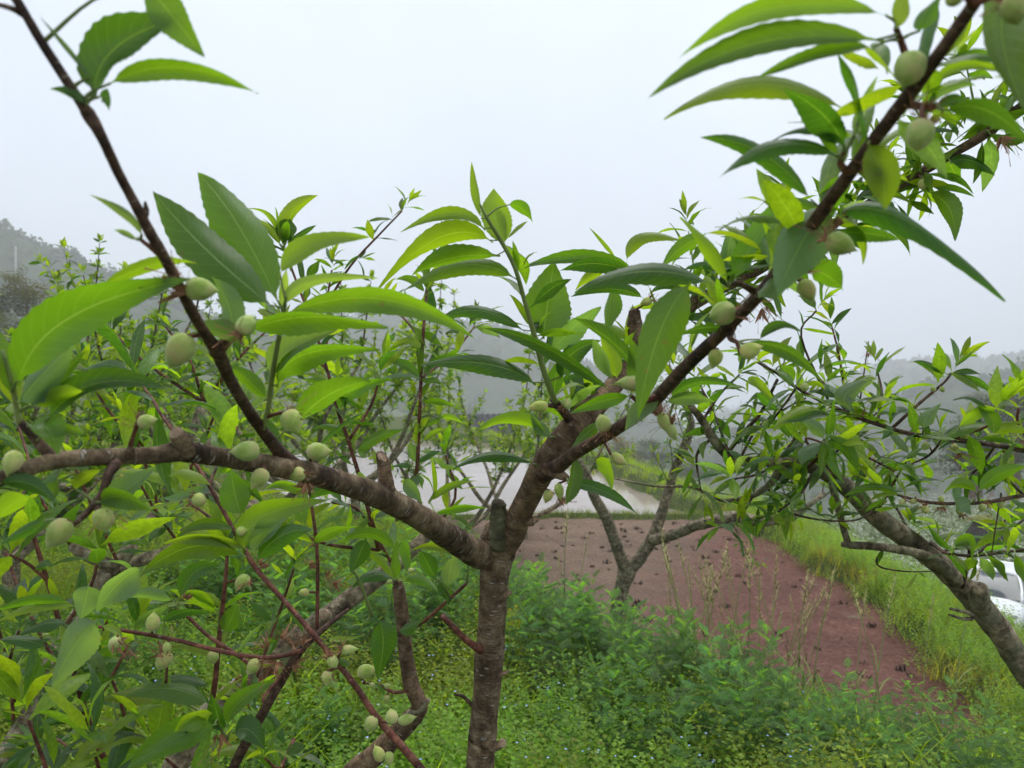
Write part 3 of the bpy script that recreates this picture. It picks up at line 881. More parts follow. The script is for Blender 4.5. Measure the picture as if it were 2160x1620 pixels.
t1.wood('spur', [(1930, 180, 0.42, 26), (1905, 100, 0.415, 20), (1890, 60, 0.41, 16)], M_TWIGR, 8, 3)
t1.wood('spur', [(1905, 215, 0.43, 30), (1945, 225, 0.425, 22), (1975, 222, 0.42, 14)], M_TWIGR, 8, 3)
t1.wood('spur', [(2050, 10, 0.375, 26), (2095, -10, 0.37, 20), (2130, -20, 0.365, 14)], M_TWIGR, 8, 3)
t1.wood('spur', [(1395, 835, 0.82, 26), (1350, 845, 0.81, 16), (1330, 835, 0.80, 10)], M_TWIGR, 8, 3)
st, a = t1.wood('stub', [(390, 955, 0.64, 62), (382, 930, 0.632, 52), (372, 914, 0.625, 40)], M_BARK, 12, 4, 0.1, 'flat')
t1.cut(st, 370, 912, 0.612, 28, (-0.25, -0.9, 0.55))
st, a = t1.wood('stub', [(815, 1035, 0.96, 52), (812, 1000, 0.955, 40), (808, 975, 0.95, 36), (800, 955, 0.945, 20)], M_BARKB, 12, 4, 0.06, 'flat')
t1.cut(st, 808, 964, 0.937, 22, (0.85, -0.3, 0.55))
t1.wood('stub', [(1055, 1150, 1.28, 62), (1052, 1110, 1.26, 52), (1051, 1080, 1.25, 47), (1052, 1058, 1.245, 36)], M_MOSS, 16, 6, 0.26)
st, a = t1.wood('stub', [(1020, 1372, 1.29, 34), (1000, 1362, 1.27, 22), (975, 1342, 1.26, 18), (932, 1298, 1.25, 17)], M_TWIGR, 10, 4, 0.05, 'flat')
st, a = t1.wood('stub', [(1035, 1575, 1.29, 34), (1052, 1572, 1.27, 24), (1062, 1568, 1.262, 20)], M_BARKB, 10, 4, 0.05, 'flat')
t1.cut(st, 1060, 1568, 1.255, 17, (0.3, -0.9, 0.1))
t1.wood('twig', [(1010, 1500, 1.3, 14), (990, 1482, 1.29, 11), (975, 1468, 1.285, 9), (958, 1465, 1.28, 6)], M_TWIGD, 7, 3)
t1.wood('spur', [(1055, 1260, 1.29, 26), (1070, 1252, 1.28, 20), (1080, 1250, 1.28, 8)], M_BARKB, 8, 3, 0.15)
t1.wood('spur', [(1045, 1425, 1.29, 16), (1062, 1421, 1.28, 14), (1074, 1416, 1.28, 5)], M_BARKB, 8, 3, 0.15)
t1.wood('spur', [(1115, 1100, 1.23, 30), (1125, 1098, 1.22, 24), (1136, 1096, 1.22, 8)], M_BARKB, 8, 3, 0.25)
t1.wood('spur', [(868, 1095, 1.04, 16), (845, 1092, 1.02, 14), (835, 1098, 1.02, 8)], M_BARKB, 8, 3, 0.2)
t1.wood('spur', [(275, 965, 0.595, 26), (275, 948, 0.592, 22), (276, 938, 0.59, 10)], M_TWIGD, 8, 3, 0.2)
t1.wood('spur', [(1150, 985, 1.12, 40), (1190, 1005, 1.10, 26), (1200, 1012, 1.095, 8)], M_BARKB, 9, 3, 0.25)

for q in '''
200 205 245 100 398 33 88 d
300 -40 365 35 430 120 78 g 0.41
222 182 375 142 545 198 52 g
192 168 145 110 82 32 13 b
185 222 150 194 105 188 22 d
208 205 228 206 230 234 28 d
300 497 262 452 188 410 20 b
290 508 266 492 240 485 14 b
585 655 430 520 323 403 104 g 0.58 20 0.1
592 650 500 470 417 366 112 g 0.60 15 0.1
588 585 655 522 778 500 46 y
592 655 598 605 604 568 20 p
604 648 650 598 800 586 32 p
560 660 535 590 470 555 24 p
490 695 480 640 448 585 56 b
598 665 800 630 1002 714 66 g
512 702 650 668 818 692 56 g
512 716 460 702 398 688 46 b
580 795 612 738 714 695 58 b
585 818 640 748 802 738 62 g
622 900 690 835 782 804 56 g
565 845 520 800 480 772 40 g
40 815 140 675 402 588 112 g 0.50 12 -0.1
200 612 320 560 416 556 30 y 0.53
38 852 85 795 156 724 64 b
60 860 120 800 182 738 28 d
97 890 205 808 360 825 58 d
22 832 8 760 -12 685 42 g
72 860 125 835 178 824 38 y
62 900 100 905 122 960 62 g
75 930 130 910 180 918 30 g
205 1062 262 1048 328 1082 46 g
205 1060 270 1030 328 983 50 b
-5 1022 60 1020 120 1062 36 d
95 1096 50 1120 -5 1150 26 d
-10 1100 30 1060 62 1050 46 y 0.55
160 1035 175 1010 215 990 26 y
120 1010 110 1040 100 1060 34 g
600 970 560 900 505 900 26 d
655 960 720 900 770 870 10 d
1016 466 1002 400 995 342 18 y
1066 522 1045 455 1042 398 66 y - 10 0.1
1072 432 1100 440 1124 470 28 g
1024 486 950 455 845 490 31 y
1040 512 930 500 796 612 52 y
1055 540 950 545 868 582 44 g
1090 590 975 560 838 622 42 g
1146 715 1155 640 1170 548 108 g - 8 0.15
1110 702 1010 655 918 682 30 d
1296 832 1150 732 1018 692 32 d 0.95
1160 748 1210 690 1268 648 52 b
1182 800 1205 748 1268 718 54 d
1130 812 1030 768 885 770 44 d
1345 578 1230 545 1088 570 36 g 1.0
1338 580 1260 556 1178 572 36 d 1.0
1322 556 1352 500 1442 510 32 y 1.05
1300 546 1275 515 1243 480 9 y 1.05
1508 602 1360 572 1212 618 50 d 0.66
1362 632 1290 610 1204 626 28 d 0.95
1292 600 1286 650 1278 705 38 g 1.0
1278 570 1245 585 1214 612 26 y 1.0
1458 596 1392 700 1345 885 92 g 0.64 15 0.05
1348 785 1280 712 1198 668 32 d 0.8
1302 800 1288 755 1266 698 38 y 0.85
1292 805 1270 752 1250 715 34 b 0.85
1286 840 1230 810 1160 816 34 d
1332 836 1270 846 1203 872 32 g
1396 842 1352 865 1318 908 44 b
1158 922 1085 888 1004 910 32 y 1.1
1162 924 1140 895 1120 870 30 b 1.1
1132 982 1045 958 955 990 26 d 1.12
1192 1020 1270 1035 1346 1086 28 d 1.06
1216 960 1206 1020 1194 1064 34 g 1.06
1252 968 1280 985 1291 1034 32 y 1.0
1205 948 1240 912 1268 892 34 g 1.06
1410 845 1470 808 1560 815 24 d
1405 850 1450 838 1510 848 32 b
1345 835 1345 770 1330 715 36 g 0.8
1888 38 1640 15 1428 126 52 y
1868 88 1600 90 1366 208 66 g - 20 -0.2
1852 98 1725 118 1595 165 32 g
1792 238 1600 178 1400 252 46 y
1782 312 1735 240 1652 188 70 d
1768 332 1650 305 1518 374 38 d
1718 432 1610 325 1476 290 40 d
1802 290 1822 230 1852 158 26 p
1828 300 1860 370 1866 444 74 y - 10 0.1
1756 456 1905 462 2120 636 58 d 0.52 30 -0.3
1748 428 1692 510 1638 625 116 b 0.53 8 -0.2
1650 560 1625 600 1602 628 50 b 0.58
1550 592 1590 510 1668 398 48 g 0.60
1536 602 1496 522 1434 458 32 y
1542 592 1536 530 1552 478 54 b
1488 500 1442 520 1394 565 34 g 0.95
1985 236 2080 232 2178 312 50 d
2130 -30 2115 90 2178 260 100 g 0.40
1965 188 2030 145 2122 152 28 y 0.45
1758 492 1830 492 1902 506 36 d 0.53
1708 572 1742 580 1778 612 58 g 0.58
1940 68 1950 30 1988 -14 48 g
1890 62 1898 20 1908 -30 34 y
1562 726 1660 738 1738 812 34 d
1600 720 1640 690 1690 700 24 d
1770 330 1745 290 1720 262 24 g 0.47
1950 240 2000 190 2060 180 26 b 0.44
1975 230 2010 215 2060 228 26 d 0.44
2002 346 2046 338 2098 370 34 d 1.1
1962 396 2010 396 2056 416 15 g 1.12
1956 404 2002 440 2014 508 44 g 1.12
2090 270 2100 215 2125 160 18 y 1.05
2085 280 2130 300 2170 290 22 g 1.05
2080 280 2140 240 2180 232 24 g 1.05
1660 545 1600 500 1520 500 22 d 1.2
1760 478 1700 430 1620 428 24 g 1.18
1800 455 1880 480 1920 540 22 g 1.18
1900 392 1840 400 1800 440 22 d 1.15
1700 508 1660 470 1580 450 18 y 1.2
1560 590 1500 560 1440 570 20 d 1.2
1480 630 1420 600 1370 620 22 d 1.2
'''.strip().splitlines(): t1.leaf(q)

for a in [(427, 610, 78, 62, -5, None, 165), (376, 743, 92, 68, 238), (520, 684, 52, 48, 60), (617, 890, 58, 50, -60, None, 30), (515, 952, 68, 50, 182, 0.66), (675, 952, 60, 46, 0), (545, 1012, 56, 38, 235), (625, 1002, 40, 34, 200, None, -60),
          (25, 978, 62, 48, 250), (121, 1128, 78, 58, 235), (219, 1098, 56, 48, -75, None, -70), (312, 888, 46, 38, 10, None, 160),
          (1134, 858, 48, 28, 185), (1196, 850, 28, 25, 45), (1327, 808, 66, 38, 178, 0.8), (1272, 892, 44, 40, 110), (1306, 970, 46, 29, -30), (1180, 1038, 40, 24, -80), (1155, 1048, 34, 24, 250, None, -60), (1402, 893, 52, 28, -70, None, 80), (1418, 912, 46, 24, -60),
          (1918, 148, 82, 78, 250), (1940, 286, 74, 68, -95, None, 70), (1850, 361, 54, 46, 0), (1776, 516, 74, 54, -25, 0.5, 120), (1704, 614, 58, 46, -60), (1522, 662, 64, 56, 195), (1508, 758, 48, 38, 255), (1586, 738, 56, 44, 20), (2140, 22, 70, 62, -70), (2012, -4, 46, 40, 220), (1645, 440, 44, 32, 240, 0.56),
          (1362, 637, 30, 24, 200, 1.12, 40), (1946, 391, 28, 22, -80, 1.12), (420, 1056, 36, 34, -70, 0.95, 190)]:
    t1.fruit(*a)
for a in [(372, 588, 62, 150), (1955, 232, 40, 60), (1180, 1050, 40, -60), (1590, 630, 44, -70, 1.15), (1612, 650, 44, -80, 1.15), (2115, 290, 44, -90, 1.03), (648, 1020, 52, -80), (1768, 478, 46, 130, 0.51), (1700, 575, 40, 60, 0.56)]:
    t1.dry(*a)
# extra leaf tufts on the far limb of this tree
far = [np.array([(*q[0], q[3])])[0] for q in t1.pts if q[1] > 1430 and q[0].y > 1.0]
far = np.array(far)
t1.shoot(far, 0.085, 0.030, (4, 7), 0.4)
t1.shoot(far, 0.075, 0.035, (4, 7), 0.5)
for k in range(7):
    i = int(len(far) * (0.08 + 0.13 * k)); p = far[min(i, len(far) - 2)]
    dv = Vector((t1.rs.uniform(-0.5, 0.4), t1.rs.uniform(-0.2, 0.5), 1)).normalized() * t1.rs.uniform(0.07, 0.16)
    o, a = t1.wood3('shoot', [(p[0], p[1], p[2], 0.0022), (p[0] + dv.x * 0.5, p[1] + dv.y * 0.5, p[2] + dv.z * 0.55, 0.0018), (p[0] + dv.x, p[1] + dv.y, p[2] + dv.z, 0.0011)], M_SHOOT, 6)
    t1.shoot(a, 0.062, 0.03, (3, 5), 0.5, 0.2)
# loose young leaves along the near branches
for px, py, n_, L_, ax in ((1450, 770, 4, 0.065, (0.3, 0.3, 1)), (1540, 690, 5, 0.065, (-0.6, 0.4, 1)), (1610, 610, 6, 0.065, (0.6, 0.4, 0.8)), (1650, 560, 5, 0.065, (-0.8, 0.5, 0.6)), (1690, 505, 5, 0.065, (-0.7, 0.4, 0.8)), (1740, 440, 4, 0.06, (0.9, 0.5, 0.2)), (1790, 365, 6, 0.06, (0.8, 0.5, 0.6)), (1830, 310, 5, 0.06, (-0.8, 0.6, 0.8)), (1880, 250, 5, 0.06, (0.9, 0.4, 0.3)), (1920, 195, 5, 0.055, (-0.7, 0.7, 0.9)), (1960, 145, 5, 0.055, (0.9, 0.4, 0.6)), (1130, 700, 3, 0.09, (-0.7, 0.5, 0.8)), (1060, 520, 3, 0.08, (0.6, 0.5, 0.8)), (1200, 870, 5, 0.09, (0.4, 0.5, 1)), (1215, 900, 4, 0.08, (-0.6, 0.4, 0.8)), (1370, 855, 4, 0.055, (-0.3, 0.2, 1)), (1130, 715, 3, 0.06, (0.5, 0.3, 0.8)), (1090, 575, 3, 0.05, (0.6, 0.2, 0.8)), (480, 790, 3, 0.06, (-0.7, 0.3, 0.6)), (590, 700, 3, 0.055, (0.5, 0.4, 0.8)), (570, 850, 3, 0.05, (0.7, 0.2, 0.8)), (40, 880, 3, 0.06, (-0.5, 0.3, 1)),
        (1255, 855, 5, 0.085, (-0.4, 0.3, 1)), (1300, 810, 6, 0.09, (0.2, 0.4, 1)), (1345, 750, 6, 0.085, (-0.5, 0.3, 1)), (1400, 690, 6, 0.085, (0.4, 0.4, 0.9)), (1450, 655, 6, 0.08, (-0.3, 0.3, 1)), (1500, 622, 6, 0.08, (0.4, 0.3, 1)), (1560, 592, 6, 0.08, (-0.2, 0.3, 1)), (1640, 548, 6, 0.075, (0.3, 0.2, 1)), (1700, 510, 6, 0.075, (-0.4, 0.2, 1)), (1780, 460, 6, 0.075, (0.2, 0.2, 1)), (1850, 420, 6, 0.075, (-0.4, 0.2, 1)), (1930, 372, 6, 0.075, (0.3, 0.2, -0.6)), (1168, 845, 4, 0.08, (0.5, 0.4, 1)), (1145, 770, 3, 0.085, (-0.6, 0.4, 0.7)), (1110, 650, 3, 0.08, (0.7, 0.4, 0.6))):
    q = t1.near(px, py); t1.rosette(q[0], Vector(ax).normalized(), n_, L_, 0.6, (15, 60))
t1.finish()

# ------------------------------------------------------------------ the tree reaching in from the right
t2 = Tree('grey peach tree leaning in from the right edge, small fruits along its twigs', (2.05, 2.35, gz(2.05, 2.35)), 21)
z2 = gz(2.05, 2.35)
pts = [(2.05, 2.35, z2 - 0.05, 0.075), (1.93, 2.25, z2 + 0.25, 0.06)]
L2 = [(2290, 1560, 2.1, 84), (2170, 1425, 2.0, 78), (2110, 1332, 1.95, 80), (2060, 1272, 1.92, 78), (2010, 1215, 1.9, 74), (1930, 1148, 1.86, 70), (1850, 1090, 1.82, 66), (1790, 1032, 1.78, 58), (1720, 988, 1.74, 46), (1640, 974, 1.70, 38), (1560, 972, 1.68, 36), (1515, 940, 1.66, 33), (1480, 885, 1.65, 27), (1452, 850, 1.64, 20)]
for px, py, d, w in L2:
    v = P(px, py, d); pts.append((v.x, v.y, v.z, 0.64 * w / FPX * d / 2))
t2.wf = 0.75
o, arr = tube('trunk', pts, M_BARKG, t2.root, 16, 6, 0.09); t2.sample(arr)
st, a = t2.wood('stub', [(2065, 1278, 1.9, 60), (2067, 1258, 1.86, 50), (2068, 1240, 1.84, 40)], M_BARKG, 11, 4, 0.12, 'flat')
t2.wood('limb', [(2015, 1222, 1.88, 50), (1990, 1195, 1.83, 34), (1950, 1172, 1.80, 27), (1900, 1160, 1.78, 25), (1850, 1153, 1.77, 23), (1800, 1150, 1.76, 22), (1776, 1148, 1.76, 16)], M_BARKG, 10, 5, 0.08)
t2.wood('branch', [(1790, 1150, 1.76, 18), (1778, 1110, 1.77, 19), (1765, 1060, 1.77, 20), (1750, 1005, 1.76, 18), (1745, 980, 1.75, 14)], M_BARKG, 9, 5)
t2.wood('twig', [(2055, 1300, 1.88, 14), (2040, 1292, 1.84, 12), (2005, 1284, 1.82, 9)], M_BARKG, 6, 3)
t2.wood('twig', [(2050, 1305, 1.88, 12), (2030, 1305, 1.84, 10), (2002, 1296, 1.82, 7)], M_BARKG, 6, 3)
t2.wood('branch', [(1650, 985, 1.70, 30), (1625, 1020, 1.69, 20), (1590, 1044, 1.69, 17), (1540, 1056, 1.7, 13), (1508, 1050, 1.7, 10), (1460, 1028, 1.7, 8), (1380, 1025, 1.7, 7), (1290, 1008, 1.72, 5)], M_BARKG, 8, 5)
TW = {}
def tw(tree, key, spec, mat=M_TWIGD, L=0.075, gap=0.045, n=(3, 5), young=0.35, tipn=7, start=0.0, sides=7):
    o, a = tree.wood('twig', spec, mat, sides, 5, 0.05); TW[key] = a
    if L: tree.shoot(a, L * (1.16 if tree is t2 else 1.0), gap * (1.02 if tree is t2 else 1.0), n, young, start, tipn)
    return a
tw(t2, 'a', [(2330, 990, 1.55, 15), (2200, 960, 1.5, 14), (2100, 940, 1.47, 13), (1990, 925, 1.45, 14), (1920, 915, 1.45, 13), (1850, 895, 1.46, 12), (1790, 873, 1.47, 12), (1730, 845, 1.48, 10), (1680, 818, 1.49, 9), (1635, 785, 1.5, 8), (1598, 765, 1.5, 6)], M_TWIGD, 0.078, 0.05, (3, 5), 0.35, 4)
tw(t2, 'b', [(1640, 800, 1.6, 9), (1605, 870, 1.6, 10), (1570, 910, 1.62, 11), (1535, 955, 1.66, 12)][::-1], M_TWIGD, 0.06, 0.045)
tw(t2, 'c', [(1750, 850, 1.55, 8), (1690, 710, 1.5, 6), (1722, 655, 1.5, 5)], M_TWIGD, 0.055, 0.09, (2, 3), 0.3, 6)
tw(t2, 'd', [(1790, 880, 1.7, 9), (1778, 800, 1.7, 7), (1768, 740, 1.7, 6), (1755, 690, 1.7, 5)], M_TWIGR, 0.06, 0.022, (2, 4), 0.35, 6)
tw(t2, 'e', [(1812, 860, 1.7, 5), (1822, 790, 1.7, 4), (1832, 720, 1.7, 3)], M_TWIGD, 0.04, 0.2, (1, 2), 0.2, 0)
tw(t2, 'f', [(1880, 905, 1.5, 10), (1940, 850, 1.5, 9), (1990, 808, 1.5, 7), (2005, 790, 1.5, 6)], M_TWIGD, 0.08, 0.07, (3, 4), 0.4, 8)
tw(t2, 'g', [(2320, 1030, 1.5, 12), (2160, 1045, 1.45, 11), (2090, 1058, 1.42, 11), (2030, 1062, 1.41, 10), (1960, 1060, 1.4, 9), (1900, 1046, 1.4, 8), (1860, 1030, 1.4, 6)], M_TWIGD, 0.075, 0.12, (2, 4), 0.4, 4)
tw(t2, 'h', [(1700, 990, 1.72, 10), (1760, 940, 1.6, 9), (1820, 960, 1.55, 8), (1880, 990, 1.5, 6)], M_TWIGR, 0.085, 0.05, (3, 5), 0.35, 7)
tw(t2, 'i', [(1770, 1010, 1.76, 9), (1700, 930, 1.5, 7), (1740, 935, 1.42, 6)], M_TWIGR, 0.095, 0.5, (1, 2), 0.4, 9)
tw(t2, 'j', [(1850, 1080, 1.8, 8), (1890, 1010, 1.72, 7), (1920, 960, 1.68, 5)], M_TWIGD, 0.07, 0.05, (2, 4), 0.35, 6)
tw(t2, 'k', [(1500, 925, 1.66, 8), (1470, 960, 1.66, 7), (1476, 1020, 1.68, 5), (1480, 1040, 1.68, 4)], M_TWIGD, 0.06, 0.035, (3, 5), 0.4, 6)
tw(t2, 'l', [(1480, 890, 1.65, 9), (1520, 830, 1.66, 7), (1560, 790, 1.66, 5)], M_TWIGD, 0.06, 0.04, (3, 5), 0.35, 7)
tw(t2, 'm', [(1620, 1030, 1.69, 8), (1640, 1070, 1.69, 7), (1720, 1095, 1.7, 6), (1800, 1098, 1.72, 5), (1840, 1080, 1.74, 4)], M_TWIGD, 0.06, 0.035, (3, 5), 0.35, 5)
tw(t2, 'n', [(2030, 1240, 1.88, 11), (2045, 1160, 1.8, 10), (2000, 1160, 1.75, 9), (1995, 1165, 1.74, 6)], M_TWIGD, 0.0)
tw(t2, 'o', [(1965, 1145, 1.85, 12), (1985, 1160, 1.75, 10), (2000, 1168, 1.72, 9), (2060, 1172, 1.70, 8), (2140, 1162, 1.68, 7), (2230, 1150, 1.66, 6)], M_TWIGD, 0.075, 0.06, (3, 5), 0.4, 5)
tw(t2, 'p', [(2112, 1040, 1.44, 5), (2102, 1100, 1.46, 4), (2092, 1165, 1.5, 3)], M_TWIGD, 0.0)
tw(t2, 'q', [(2200, 960, 1.5, 10), (2150, 900, 1.42, 9), (2148, 860, 1.4, 7)], M_TWIGR, 0.085, 0.05, (2, 4), 0.5, 8)
tw(t2, 'r', [(2010, 925, 1.45, 10), (2080, 900, 1.4, 8), (2100, 880, 1.38, 6)], M_TWIGR, 0.085, 0.06, (2, 4), 0.5, 8)
tw(t2, 's', [(1730, 985, 1.72, 9), (1800, 920, 1.68, 7), (1850, 870, 1.66, 5)], M_TWIGD, 0.07, 0.045, (3, 5), 0.35, 6)
tw(t2, 'u', [(1850, 1175, 1.78, 6), (1850, 1190, 1.78, 5), (1870, 1200, 1.8, 5), (1920, 1206, 1.82, 4), (1965, 1205, 1.84, 3)], M_TWIGD, 0.05, 0.12, (2, 3), 0.8, 0)
tw(t2, 'v', [(2220, 1130, 1.7, 9), (2180, 1090, 1.6, 8), (2140, 1110, 1.55, 6)], M_TWIGD, 0.08, 0.05, (3, 5), 0.4, 7)
tw(t2, 'w', [(1560, 970, 1.68, 9), (1600, 900, 1.72, 7), (1660, 860, 1.75, 5), (1700, 840, 1.75, 4)], M_TWIGD, 0.065, 0.04, (3, 5), 0.35, 6)
tw(t2, 'x', [(1640, 980, 1.7, 9), (1680, 920, 1.74, 7), (1720, 890, 1.76, 5)], M_TWIGD, 0.065, 0.04, (3, 5), 0.35, 6)
for k, spec in enumerate(([(1480, 890, 1.65, 8), (1440, 830, 1.7, 7), (1410, 770, 1.75, 5)], [(1540, 960, 1.67, 8), (1500, 860, 1.75, 7), (1470, 800, 1.8, 5)], [(1640, 975, 1.7, 8), (1600, 1000, 1.6, 7), (1550, 1010, 1.5, 5)],
             [(1720, 985, 1.73, 8), (1690, 1040, 1.65, 7), (1640, 1080, 1.6, 5)], [(1790, 1035, 1.77, 8), (1830, 1000, 1.85, 7), (1880, 960, 1.9, 5)], [(1850, 895, 1.46, 8), (1860, 830, 1.55, 7), (1850, 780, 1.6, 5)],
             [(1990, 925, 1.45, 8), (1960, 960, 1.5, 7), (1920, 980, 1.5, 5)], [(2100, 940, 1.47, 8), (2070, 980, 1.55, 7), (2050, 1000, 1.6, 5)], [(1790, 873, 1.47, 8), (1730, 800, 1.6, 7), (1700, 770, 1.65, 5)], [(1590, 1044, 1.69, 7), (1560, 1090, 1.65, 6), (1530, 1110, 1.6, 5)],
             [(1930, 1148, 1.86, 8), (1890, 1070, 1.95, 7), (1850, 1020, 2.0, 5)], [(2160, 1045, 1.45, 8), (2120, 1000, 1.5, 7), (2130, 960, 1.55, 5)], [(1680, 818, 1.49, 7), (1650, 860, 1.55, 6), (1620, 900, 1.6, 5)], [(2060, 1172, 1.7, 7), (2100, 1130, 1.72, 6), (2130, 1080, 1.75, 5)])):
    tw(t2, 'y%d' % k, spec, M_TWIGD, 0.075, 0.04, (4, 6), 0.4, 7)
for q in '''
1795 868 1785 830 1845 805 52 b 1.4 10 0
1640 858 1590 805 1578 830 22 y 1.5
1745 872 1680 870 1630 910 34 y 1.42
1755 874 1710 878 1650 892 20 d 1.42
1645 770 1660 790 1666 815 36 g 1.48 10 0
1740 935 1700 950 1690 985 34 b 1.38
1740 935 1738 960 1730 1005 24 g 1.38
1742 932 1780 950 1815 1010 34 g 1.38
1738 928 1720 900 1690 890 30 b 1.38
1900 1045 1840 1030 1775 1050 20 g 1.38
2000 790 1960 770 1926 762 16 d
2004 788 2040 785 2068 790 14 d
2002 786 2040 800 2070 832 18 y
1950 905 1955 880 1985 852 34 b 1.4 8 0
2020 905 2060 870 2105 862 26 y 1.38
2095 920 2090 880 2060 858 32 g 1.36 12 0
2100 915 2130 905 2180 915 26 y 1.36
2050 1060 2035 1065 2020 1080 48 b 1.36 5 0
2060 1040 2030 1020 1990 1042 26 y 1.4
2062 1038 2110 1000 2165 985 34 g 1.38
2010 1160 1985 1140 1955 1105 15 d 1.66
2012 1160 2040 1140 2050 1180 30 g 1.66
2062 1175 2090 1200 2095 1225 26 b 1.64
2080 1172 2110 1190 2118 1222 22 g 1.64
2140 1170 2160 1200 2165 1240 26 g 1.64
'''.strip().splitlines(): t2.leaf(q)
for a in [(1697, 815, 22, 20, 100), (1820, 905, 26, 18, 180, None, 200), (1952, 942, 20, 17, 240), (2015, 945, 22, 18, -60, None, -60), (2035, 915, 22, 20, 60), (1952, 1076, 20, 18, -90), (1925, 1058, 18, 15, 200), (1985, 1052, 16, 14, 100, None, -100), (2025, 1078, 22, 20, -90, None, -80), (2072, 1072, 20, 18, -110), (2112, 1065, 20, 18, -80), (1902, 1060, 18, 14, 240), (1968, 820, 14, 12, 120), (1988, 822, 16, 12, -60), (2120, 962, 20, 16, -60), (1880, 1000, 16, 13, -90)]:
    t2.fruit(*a)
for a in [(1818, 880, 24, 120), (2025, 955, 30, -70), (1985, 1070, 28, -90), (2078, 1058, 26, -60), (1830, 745, 18, -90), (2165, 930, 30, 170), (1660, 790, 20, -90), (1810, 925, 24, -90), (2030, 1085, 24, -90)]:
    t2.dry(*a)
t2.finish()

# ------------------------------------------------------------------ the tree low on the left
t3 = Tree('low spreading peach tree at lower left with red shoots and clusters of small fruits', (-1.05, 1.75, gz(-1.05, 1.75)), 31)
z3 = gz(-1.05, 1.75); t3.wf = 0.86
pts = [(-1.05, 1.78, z3 - 0.05, 0.06), (-1.02, 1.76, z3 + 0.2, 0.05)]
v = P(420, 1640, 1.72); pts.append((v.x, v.y, v.z, 0.036))
o, a = tube('trunk', pts, M_BARKG, t3.root, 14, 6, 0.09); t3.sample(a)
t3.wood('limb', [(330, 1700, 1.74, 60), (400, 1560, 1.76, 58), (460, 1485, 1.8, 54), (540, 1425, 1.84, 52), (620, 1352, 1.9, 50), (700, 1292, 1.94, 48), (770, 1238, 1.98, 46), (830, 1195, 2.0, 40), (900, 1130, 2.05, 30)], M_BARKG, 14, 5, 0.09)
st, a = t3.wood('stub', [(690, 1300, 1.9, 34), (686, 1298, 1.88, 28)], M_BARKG, 10, 3, 0.06, 'flat'); t3.cut(st, 683, 1297, 1.87, 22, (-0.2, -0.95, 0.2))
t3.wood('limb', [(-40, 1720, 1.7, 62), (15, 1600, 1.72, 58), (55, 1530, 1.75, 56), (90, 1470, 1.78, 52), (110, 1400, 1.82, 44), (140, 1340, 1.88, 40), (190, 1260, 1.95, 38), (230, 1205, 2.0, 46), (250, 1190, 2.02, 40), (290, 1130, 2.1, 30), (335, 1075, 2.2, 26), (370, 1000, 2.3, 24), (430, 850, 2.4, 22)], M_BARKG, 13, 5, 0.1)
t3.wood('branch', [(240, 1200, 2.0, 40), (205, 1180, 1.96, 32), (170, 1165, 1.94, 28), (150, 1150, 1.93, 22)], M_BARKG, 10, 4, 0.1)
t3.wood('branch', [(245, 1200, 2.02, 38), (300, 1180, 2.08, 30), (360, 1160, 2.15, 28), (380, 1120, 2.2, 26), (375, 1040, 2.25, 22)], M_BARKG, 10, 4, 0.1)
# brown second stem
t3.wood('limb', [(640, 1800, 1.6, 60), (730, 1650, 1.58, 56), (800, 1585, 1.56, 52), (862, 1522, 1.55, 48), (885, 1490, 1.54, 40), (868, 1445, 1.53, 40), (856, 1380, 1.52, 35), (850, 1310, 1.51, 33), (842, 1250, 1.50, 32), (838, 1228, 1.50, 24)], M_BARKB, 14, 5, 0.08)
t3.wood('stub', [(868, 1512, 1.545, 40), (890, 1490, 1.53, 22), (904, 1476, 1.52, 12)], M_BARKG, 9, 4, 0.12)
t3.wood('branch', [(440, 1760, 1.05, 26), (490, 1625, 1.02, 25), (540, 1530, 1.0, 24), (600, 1425, 0.98, 22), (640, 1365, 0.97, 20), (690, 1320, 0.98, 14), (735, 1285, 0.99, 8)], M_TWIGD, 11, 5, 0.07)
def t3w(key, spec, mat=M_TWIGR, L=0.0, **k):
    return tw(t3, key, spec, mat, L, sides=8, **k)
A1 = t3w('A', [(990, 1760, 0.92, 22), (885, 1618, 0.9, 20), (800, 1520, 0.9, 17), (745, 1440, 0.9, 15), (700, 1385, 0.9, 14), (650, 1325, 0.91, 13), (600, 1268, 0.92, 12), (540, 1198, 0.93, 13), (500, 1130, 0.94, 11), (440, 1022, 0.96, 10), (390, 945, 0.98, 9), (340, 875, 1.0, 7)])
t3w('B', [(640, 1372, 0.965, 12), (580, 1386, 0.96, 11), (530, 1385, 0.955, 11), (450, 1370, 0.95, 11), (380, 1352, 0.95, 10), (320, 1340, 0.945, 10), (260, 1330, 0.94, 9), (208, 1322, 0.94, 7)])
t3w('C', [(540, 1410, 0.96, 10), (490, 1375, 0.96, 10), (440, 1342, 0.96, 9), (400, 1305, 0.96, 9), (375, 1285, 0.96, 8)])
t3w('D', [(400, 1760, 1.25, 17), (420, 1610, 1.22, 15), (450, 1465, 1.2, 14), (462, 1350, 1.18, 12), (475, 1230, 1.17, 10), (480, 1160, 1.17, 8)])
t3w('E', [(668, 1340, 1.0, 10), (670, 1250, 1.0, 10), (668, 1150, 1.0, 9), (655, 1050, 1.0, 8), (648, 1000, 1.0, 6)])
t3w('F', [(300, 1760, 1.2, 18), (232, 1625, 1.17, 15), (195, 1545, 1.15, 14), (165, 1450, 1.14, 13), (130, 1330, 1.13, 12), (100, 1225, 1.12, 11), (70, 1130, 1.12, 10), (45, 1060, 1.12, 8)])
t3w('G', [(120, 1400, 1.4, 9), (80, 1330, 1.4, 8), (40, 1245, 1.4, 8), (10, 1160, 1.4, 7)])
